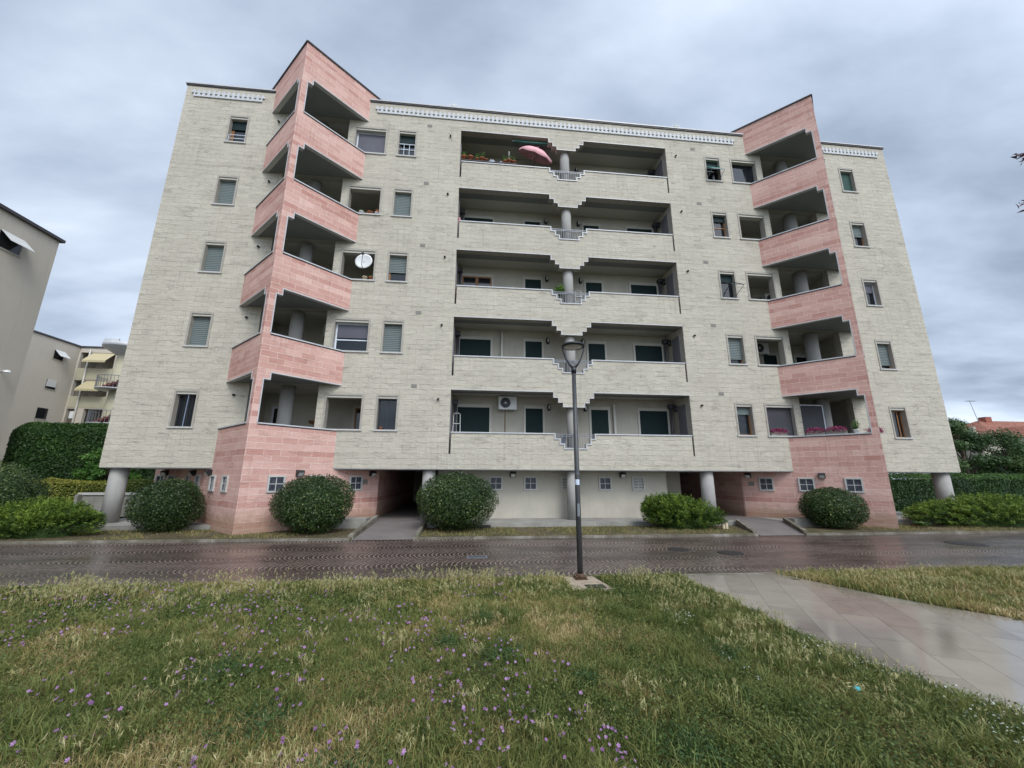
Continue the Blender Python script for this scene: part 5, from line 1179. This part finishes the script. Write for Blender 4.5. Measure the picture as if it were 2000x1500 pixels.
for z in (13.98, 11.05):
    a = MB(); n = 14; x0, x1 = -38.75, -36.62
    a.quad([(x0, Y2 + .05, z), (x1, Y2 + .05, z), (x1 - .0, Y2 - .95, z - 1.0), (x0, Y2 - .95, z - 1.0)])
    for i in range(n): p = x0 + (x1 - x0) * i / n; q = x0 + (x1 - x0) * (i + 1) / n; a.quad([(p, Y2 - .951, z - 1.0), (q, Y2 - .951, z - 1.0), (q, Y2 - .951, z - 1.17), ((p + q) / 2, Y2 - .951, z - 1.25), (p, Y2 - .951, z - 1.17)])
    a.build('awning', M_AWN, t)
for z in (12.3, 9.4, 4.9): MB().box(-39.9, -36.5, Y2 + .301, Y2 + 1.99, z - .15, z).build('balcony_slab', M_CONC2, t)
MB().box(-39.6, -38.9, Y2 + .1, Y2 + .5, 7.25, 7.95).build('fan_unit', M_WHITE, t)
# spiral stair tower
t = thing('spiral_stair', (-33.2, 24, 0), 'round crenellated concrete stair tower with railed landings behind the left end of the building', 'staircase')
cx_, cy_ = -33.0, 24.2
MB().tube([(cx_, cy_, -.1), (cx_, cy_, 13.0)], .55, 24).build('core', M_BEIGE2, t)
mb = MB().lathe((cx_, cy_, 12.75), [(.5, 0), (1.65, .72), (1.70, .78), (1.70, 1.12), (1.56, 1.12), (1.56, .8), (0, .8)], 36)
for k in range(9):
    if k % 2 == 0: mb.lathe((cx_, cy_, 13.871), [(1.56, 0), (1.56, .18), (1.70, .18), (1.70, 0)], 5, a0=2 * math.pi * k / 9, a1=2 * math.pi * (k + 1.2) / 9)
mb.build('crown', M_COPE, t)
for z in (9.55, 6.35):
    MB().lathe((cx_, cy_, z), [(.5, -.12), (1.5, -.1), (1.55, .0), (.5, .0)], 24, a0=math.pi * .9, a1=math.pi * 1.75).build('landing', M_COPE, t); rl = MB()
    pts = [(cx_ + 1.5 * math.cos(a), cy_ + 1.5 * math.sin(a), z + 1.1) for a in [math.pi * (.9 + .85 * i / 16) for i in range(17)]]; rl.tube(pts, .03, 6)
    for p in pts: rl.beam(p, (p[0], p[1], z), .025)
    rl.build('railing', M_GREYMET, t); stp = MB()
    for i in range(7): a = math.pi * (1.5 + .07 * i); stp.obox((cx_ + .95 * math.cos(a), cy_ + .95 * math.sin(a), z + .1 + .17 * i), (math.cos(a), math.sin(a), 0), (-math.sin(a), math.cos(a), 0), (0, 0, 1), .45, .15, .1)
    stp.build('steps', simple('red_brown_steps', (.16, .06, .05), .8), t)
# red roofed house on the right
t = thing('tiled_house', (67, 28, 0), 'house with a red tiled roof and white gable behind the trees on the right', 'house')
MB().box(61, 89, 25.5, 36, -.1, 6.34).build('wall', plaster('house_wall', (.50, .45, .36)), t)
r_ = MB(); ridge = 9.3; r_.quad([(60.4, 24.7, 6.35), (90, 24.7, 6.35), (84, 30.5, ridge), (66.8, 30.5, ridge)]).quad([(90, 36.5, 6.35), (60.4, 36.5, 6.35), (66.8, 30.5, ridge), (84, 30.5, ridge)]).quad([(60.4, 36.5, 6.35), (60.4, 24.7, 6.35), (66.8, 30.5, ridge)]); rf = r_.build('roof', M_TILES, t)
gb = MB(); gx = 66.2
gb.prism([(gx - 2.6, 24.2), (gx + 2.6, 24.2), (gx + 2.6, 26), (gx - 2.6, 26)], 4.5, 6.7); i = gb.addv([(gx - 2.6, 24.2, 6.7), (gx + 2.6, 24.2, 6.7), (gx, 24.2, 7.9)]); gb.face((i, i + 1, i + 2)); gb.build('gable', simple('white_wall', (.62, .62, .58), .8), t)
gr = MB().quad([(gx - 3.0, 23.9, 6.55), (gx, 23.9, 8.02), (gx, 29.5, 8.02), (gx - 3.0, 29.5, 6.55)]).quad([(gx, 23.9, 8.02), (gx + 3, 23.9, 6.55), (gx + 3, 29.5, 6.55), (gx, 29.5, 8.02)]); gr.build('gable_roof', M_TILES, t)
MB().box(67.2, 68.1, 29.9, 30.7, 8.9, 9.75).build('chimney', simple('brick_chimney', (.30, .11, .08), .9, 0, .2, 12), rf)
MB().box(58.2, 61, 24.8, 27, -.1, 6.6).box(58.15, 58.75, 25.2, 25.7, 6.6, 7.2).box(58.25, 58.65, 25.25, 25.65, 7.2, 7.75).build('side_wing', plaster('wing_wall', (.42, .38, .31)), t)
an = MB().tube([(66.2, 30, 8.8), (65.6, 30, 11.9)], .03, 5).beam((65.0, 30, 11.85), (66.4, 30, 11.8), .03)
for i in range(5): an.beam((65.1 + i * .3, 29.7, 11.84), (65.1 + i * .3, 30.3, 11.84), .02)
an.build('antenna', M_GREYMET, t)

# ------------------------------------------------------------------ GRASS AND FLOWERS
def field(n, x0, x1, y0, y1, right=False):
    x = rng.uniform(x0, x1, n); y = rng.uniform(y0, y1, n)
    dist = np.hypot(x, y + 15.65)
    # stay inside a generous view wedge
    k = np.abs(x - .10 * (y + 15.65)) < 1.55 * (y + 15.65) + 1.2
    pl = pathx(PL, y); pr = pathx(PR, y)
    k &= (x < pl + .02) if not right else (x > pr - .02)
    k &= ~((x > 1.72) & (x < 2.40) & (y < -7.82) & (y > -8.72))
    return x[k], y[k]
def patch(x, y, s, seed): return vnoise(np.stack([x, y, np.zeros_like(x)], 1), s, seed)
def blades(name, x, y, h, wd, tone, mat, label=None, bend=.6, z0=.01):
    n = len(x); a = rng.uniform(0, 2 * math.pi, n); b = rng.uniform(0, 2 * math.pi, n); bd = bend * h * rng.uniform(.2, 1.2, n)
    dx, dy = np.cos(a) * wd / 2, np.sin(a) * wd / 2; lx, ly = np.cos(b) * bd, np.sin(b) * bd
    z = z0 + np.zeros(n)
    A = np.stack([x - dx, y - dy, z], 1); B = np.stack([x + dx, y + dy, z], 1)
    C_ = np.stack([x + dx * .8 + lx * .35, y + dy * .8 + ly * .35, z + h * .6], 1); D = np.stack([x - dx * .8 + lx * .35, y - dy * .8 + ly * .35, z + h * .6], 1)
    E = np.stack([x + lx, y + ly, z + h * np.sqrt(np.clip(1 - .3 * bend, .3, 1))], 1)
    V1 = np.stack([A, B, C_, D], 1).reshape(-1, 3); V2 = np.stack([D, C_, E, E + 1e-4], 1).reshape(-1, 3)
    o = rawmesh(name, mat, np.concatenate([V1, V2]), 4, np.concatenate([tone, tone]))
    return tag(o, label, None, None, 'stuff')
def tonefield(x, y, n_):
    straw = patch(x, y, .75, 41) * .55 + patch(x, y, 2.2, 42) * .45
    # dry patch down the middle, lush strip toward the path and to the left
    ctr = np.exp(-((x + .9 - .18 * (y + 12)) / 2.0) ** 2) * np.clip((-y - 8.3) / 2.5, 0, 1)
    lush = np.clip((x - 1.8) / 2.2, 0, 1) * .22 + np.clip((-x - 2.8) / 3, 0, 1) * .10
    fine = patch(x, y, 7.0, 45); s = straw + .27 * ctr - .05 - lush + (fine - .5) * .55
    return np.clip(.22 + .66 * np.clip((s - .36) * 1.9, 0, 1) * rng.uniform(.45, 1.25, n_) + rng.uniform(-.06, .30, n_) * .8, 0, 1)
def grassset(name, n, x0, x1, y0, y1, right, hh, ww, label, dry=0):
    x, y = field(n, x0, x1, y0, y1, right); t_ = tonefield(x, y, len(x)) + dry * rng.uniform(0, 1, len(x))
    hgt = hh * (.25 + .9 * patch(x, y, 1.6, 44) + .7 * np.clip(patch(x, y, 6.5, 47) - .35, 0, 1)) * rng.uniform(.5, 1.3, len(x))
    return blades(name, x, y, hgt, ww * rng.uniform(.7, 1.3, len(x)), t_, M_GRASS, label, .9)
grassset('grass', 170000, -6.5, 6.5, -13.9, -10.3, False, .085, .0065, 'short uneven lawn of green and dry straw grass in the foreground')
grassset('grass', 230000, -17, 5, -10.3, -7.72, False, .075, .010, 'far strip of the lawn along the road edge')
grassset('grass', 120000, 5.5, 24, -12.5, -7.72, True, .10, .012, 'dry grass beyond the stone path on the right', .38)
# clover and small broad leaves
def clover(n, x0, x1, y0, y1, thr, seed, label, mat=M_GRASS, sz=.020, t0=.05, t1=.42, zmax=.07, right=False):
    x, y = field(n, x0, x1, y0, y1, right); f = patch(x, y, 1.1, seed); k = f > thr; x, y = x[k], y[k]; m_ = len(x)
    P = np.stack([x, y, rng.uniform(.02, zmax, m_) * (.6 + f[k])], 1)
    o = leafmesh('clover', mat, P, np.tile([0, 0, 1.], (m_, 1)), sz, .75, rng.uniform(t0, t1, m_), None, .5); return tag(o, label, None, None, 'stuff')
clover(130000, -7, 6.5, -13.9, -9.6, .55, 51, 'patches of small leaved clover in the lawn', zmax=.08)
clover(60000, 1.6, 6.5, -13.9, -8.4, .42, 52, 'dense dark clover beside the stone path', zmax=.09)
clover(60000, -14, 4, -9.6, -7.8, .52, 53, 'low leafy weeds near the road', sz=.030)
x, y = field(5200, 2.2, 6.2, -13.6, -9.8); k = (patch(x, y, 1.4, 61) > .50) & (x > 2.6); x, y = x[k], y[k]
o = leafmesh('clover_flowers', M_WHITEFL if 'M_WHITEFL' in globals() else leafmat('white_petals', [(0, (.35, .38, .30)), (1, (.6, .62, .55))]), np.stack([x, y, rng.uniform(.07, .11, len(x))], 1), np.tile([0, 0, 1.], (len(x), 1)), .017, .9, None, None, .6); tag(o, 'tiny white clover flowers beside the path', None, None, 'stuff')
# coarse tufts and lying straw break the sward up
def tufts(n, x0, x1, y0, y1, per, spread, h, wd, t0, t1, label, seed, right=False, bend=1.0):
    cx, cy = field(n, x0, x1, y0, y1, right); m_ = len(cx) * per
    x = np.repeat(cx, per) + rng.normal(0, spread, m_); y = np.repeat(cy, per) + rng.normal(0, spread, m_); tb = np.repeat(rng.uniform(t0, t1, len(cx)), per); hb = np.repeat(h * rng.uniform(.5, 1.3, len(cx)), per)
    k = (y < -7.75) & (x < pathx(PL, y) + .05 if not right else x > pathx(PR, y) - .03) & ~((x > 1.72) & (x < 2.40) & (y < -7.82) & (y > -8.72)); x, y, tb, hb = x[k], y[k], tb[k], hb[k]
    blades('grass_tufts', x, y, hb * rng.uniform(.6, 1.2, len(x)), wd * rng.uniform(.7, 1.4, len(x)), tb + rng.uniform(-.08, .12, len(x)), M_GRASS, label, bend)
tufts(1500, -7, 6.5, -13.9, -9.6, 34, .035, .15, .006, .22, .50, 'bright green grass tufts in the foreground lawn', 1)
tufts(1400, -16, 5, -9.8, -7.9, 26, .06, .12, .010, .25, .66, 'grass tufts toward the road edge', 2)
tufts(380, -6, 6, -13.9, -9.3, 60, .07, .045, .005, .70, 1.0, 'matted dry straw lying in the lawn', 3, bend=2.6)
tufts(900, 5.5, 22, -12.5, -7.9, 26, .07, .15, .011, .35, .9, 'dry tufts beyond the stone path', 4, True)
# tall barley-like seed heads: clumps, thickest along the road edge
def seeds(cx, cy, spread, n, h, label):
    xs, ys, hs = [], [], []
    for a, b, s, m_, hh in zip(cx, cy, spread, n, h):
        xs.append(a + rng.normal(0, s, m_)); ys.append(b + rng.normal(0, s * .7, m_)); hs.append(hh * rng.uniform(.55, 1.25, m_))
    x = np.concatenate(xs); y = np.concatenate(ys); h_ = np.concatenate(hs)
    k = (y < -7.8) & ~((x > 1.70) & (x < 2.42) & (y > -8.75)); k &= (x < pathx(PL, y) - .03) | (x > pathx(PR, y) + .03); x, y, h_ = x[k], y[k], h_[k]; m_ = len(x)
    blades('tall_grass', x, y, h_, np.full(m_, .005), rng.uniform(.5, .95, m_), M_GRASS, label.replace('seed heads', 'grass stalks'), .25)
    # heads
    b = rng.uniform(0, 6.28, m_); l_ = rng.uniform(.028, .055, m_); P = np.stack([x + np.cos(b) * .02, y + np.sin(b) * .02, h_ * .95], 1)
    U = np.stack([np.cos(b) * .35, np.sin(b) * .35, np.full(m_, 1.)], 1); PP, UU, TT, SS = [], [], [], []
    for q in range(5):
        off = rng.normal(0, .006, (m_, 3)); PP.append(P + off + U * (l_ * .12 * (q - 2))[:, None]); UU.append(U + rng.normal(0, .25, (m_, 3))); TT.append(rng.uniform(0, 1, m_)); SS.append(l_)
    o = leafmesh('seed_heads', M_SEED, np.concatenate(PP), rng.normal(0, 1, (5 * m_, 3)) + np.array([0, -1.2, 0]), np.concatenate(SS), .15, np.concatenate(TT), None, .2, np.concatenate(UU)); tag(o, label, None, None, 'stuff')
cl = [(rng.uniform(-15, 3.6), rng.uniform(-9.0, -7.85)) for _ in range(95)]
seeds([c[0] for c in cl], [c[1] for c in cl], rng.uniform(.06, .42, 95), rng.integers(10, 90, 95), rng.uniform(.12, .26, 95), 'pale seed heads along the road edge')
cl = [(rng.uniform(-6, 4.6), rng.uniform(-13.2, -9.0)) for _ in range(70)]
seeds([c[0] for c in cl], [c[1] for c in cl], rng.uniform(.03, .15, 70), rng.integers(3, 22, 70), rng.uniform(.10, .21, 70), 'scattered pale seed heads in the lawn')
cl = [(3.9 - rng.uniform(.05, .9), rng.uniform(-12.2, -8.0)) for _ in range(45)]
seeds([c[0] for c in cl], [c[1] for c in cl], rng.uniform(.05, .25, 45), rng.integers(5, 24, 45), rng.uniform(.12, .2, 45), 'seed heads leaning beside the stone path')
cl = [(rng.uniform(6.3, 20), rng.uniform(-10.5, -7.9)) for _ in range(90)]
seeds([c[0] for c in cl], [c[1] for c in cl], rng.uniform(.1, .45, 90), rng.integers(25, 90, 90), rng.uniform(.10, .2, 90), 'dry seed heads beyond the stone path')
# ferny weed tussocks
cl = [(-1.55, -12.0, .34), (-.75, -12.7, .30), (-2.2, -11.1, .25), (.35, -11.0, .22), (1.55, -12.6, .25), (-3.4, -12.4, .22), (2.7, -11.2, .18), (.2, -9.9, .20), (1.1, -11.6, .16), (-.2, -10.7, .18)]
Ps, Us = [], []
for a, b, s in cl:
    m_ = int(5000 * s); d = rng.normal(0, 1, (m_, 3)); d[:, 2] = np.abs(d[:, 2]) * .45; Ps.append(np.array([a, b, .03]) + d * np.array([s * .5, s * .5, .10])); Us.append(d)
P = np.concatenate(Ps); o = leafmesh('ferny_weeds', leafmat('ferny_leaves', [(0, (.03, .075, .026)), (1, (.10, .17, .05))]), P, rng.normal(0, 1, P.shape), .034, .22, None, None, .3, np.concatenate(Us)); tag(o, 'dark ferny weed tussocks in the lawn', None, None, 'stuff')
# mallow flowers
def mallow_pts(n):
    x, y = field(n * 6, -12, 4, -13.3, -7.85); f = patch(x, y, .9, 71) * .5 + patch(x, y, 2.5, 72) * .5 + .10 * (x < 1) - .30 * np.clip((x - 1.2) / 1.5, 0, 1); k = f > .52; return x[k][:n], y[k][:n]
def flower_mesh(P, s, name, parent=None):
    V = []; T_ = []
    for p, r in zip(P, s):
        nrm = np.array([rng.normal(0, .45), rng.normal(-.5, .4), 1.]); nrm /= np.linalg.norm(nrm); a_ = np.cross(nrm, [1, 0, 0]); a_ /= np.linalg.norm(a_); b_ = np.cross(nrm, a_); a0 = rng.uniform(0, 6); tn = rng.uniform(0, 1)
        for k in range(5):
            t0 = a0 + k * 1.2566; d = a_ * math.cos(t0) + b_ * math.sin(t0); e = -a_ * math.sin(t0) + b_ * math.cos(t0)
            V += [p, p + d * r * .6 - e * r * .34 + nrm * r * .15, p + d * r + nrm * r * .3, p + d * r * .6 + e * r * .34 + nrm * r * .15]; T_.append(tn + rng.uniform(-.1, .1))
    return rawmesh(name, M_MALLOW, np.array(V), 4, T_, parent)
x, y = mallow_pts(1500); P = np.stack([x, y, rng.uniform(.07, .15, len(x))], 1); dist = np.hypot(P[:, 0], P[:, 1] + 15.65); order = np.argsort(dist); near = order[:150]; rest = order[150:]
o = flower_mesh(P[rest], rng.uniform(.011, .019, len(rest)), 'wildflowers'); tag(o, 'small purple wildflowers spread through the lawn', None, None, 'stuff')
clump = []
for i in near:
    p = P[i]; t = thing('purple_wildflower', (p[0], p[1], .0), 'small purple five petalled wildflower on a short stem in the foreground lawn', 'wildflower', 'purple wildflowers in the foreground lawn')
    m_ = random.choice((1, 1, 2, 3)); Q = np.array([p + np.array([rng.normal(0, .02), rng.normal(0, .02), rng.normal(0, .012)]) for _ in range(m_)]); [flower_mesh([q_], [random.uniform(.010, .018)], 'petals', t) for q_ in Q]
    st = MB()
    for q in Q: st.tube([(p[0], p[1], .0), tuple(q - np.array([0, 0, .002]))], .0018, 4, cap=False)
    st.build('stem', M_STEM if 'M_STEM' in globals() else MATS.setdefault('stem_green', simple('stem_green', (.05, .09, .025), .7)), t)
# turquoise bottle cap-like scrap in the grass
tag(MB().lathe((3.33, -12.07, .10), [(.0, .012), (.022, .010), (.024, -.006)], 14).build('bottle_cap', simple('turquoise_plastic', (.05, .42, .46), .4)), 'tiny turquoise plastic cap lying in the grass near the path', 'cap')
# leaf litter on the beds
x = rng.uniform(-15, 22, 9000); y = rng.uniform(-2.68, -.66, 9000); k = ~((x > -3.5) & (x < -1.6)) & ~((x > 9.2) & (x < 12)); x, y = x[k], y[k]
o = leafmesh('leaf_litter', leafmat('dry_leaves', [(0, (.05, .035, .02)), (.6, (.16, .11, .06)), (1, (.36, .30, .20))], .1), np.stack([x, y, np.full(len(x), .08)], 1), np.tile([0, 0, 1.], (len(x), 1)), .035, .5, None, None, .35); tag(o, 'fallen dry leaves on the planting beds', None, None, 'stuff')
x = rng.uniform(-15, 22, 22000); y = rng.uniform(-2.70, -.64, 22000); k = ~((x > -3.5) & (x < -1.6)) & ~((x > 9.2) & (x < 12)) & (patch(x, y, 1.4, 81) > .45); x, y = x[k], y[k]
blades('bed_weeds', x, y, rng.uniform(.02, .09, len(x)), np.full(len(x), .012), rng.uniform(.2, .9, len(x)), M_GRASS, 'thin weeds and dry grass on the planting beds', .8, .07)
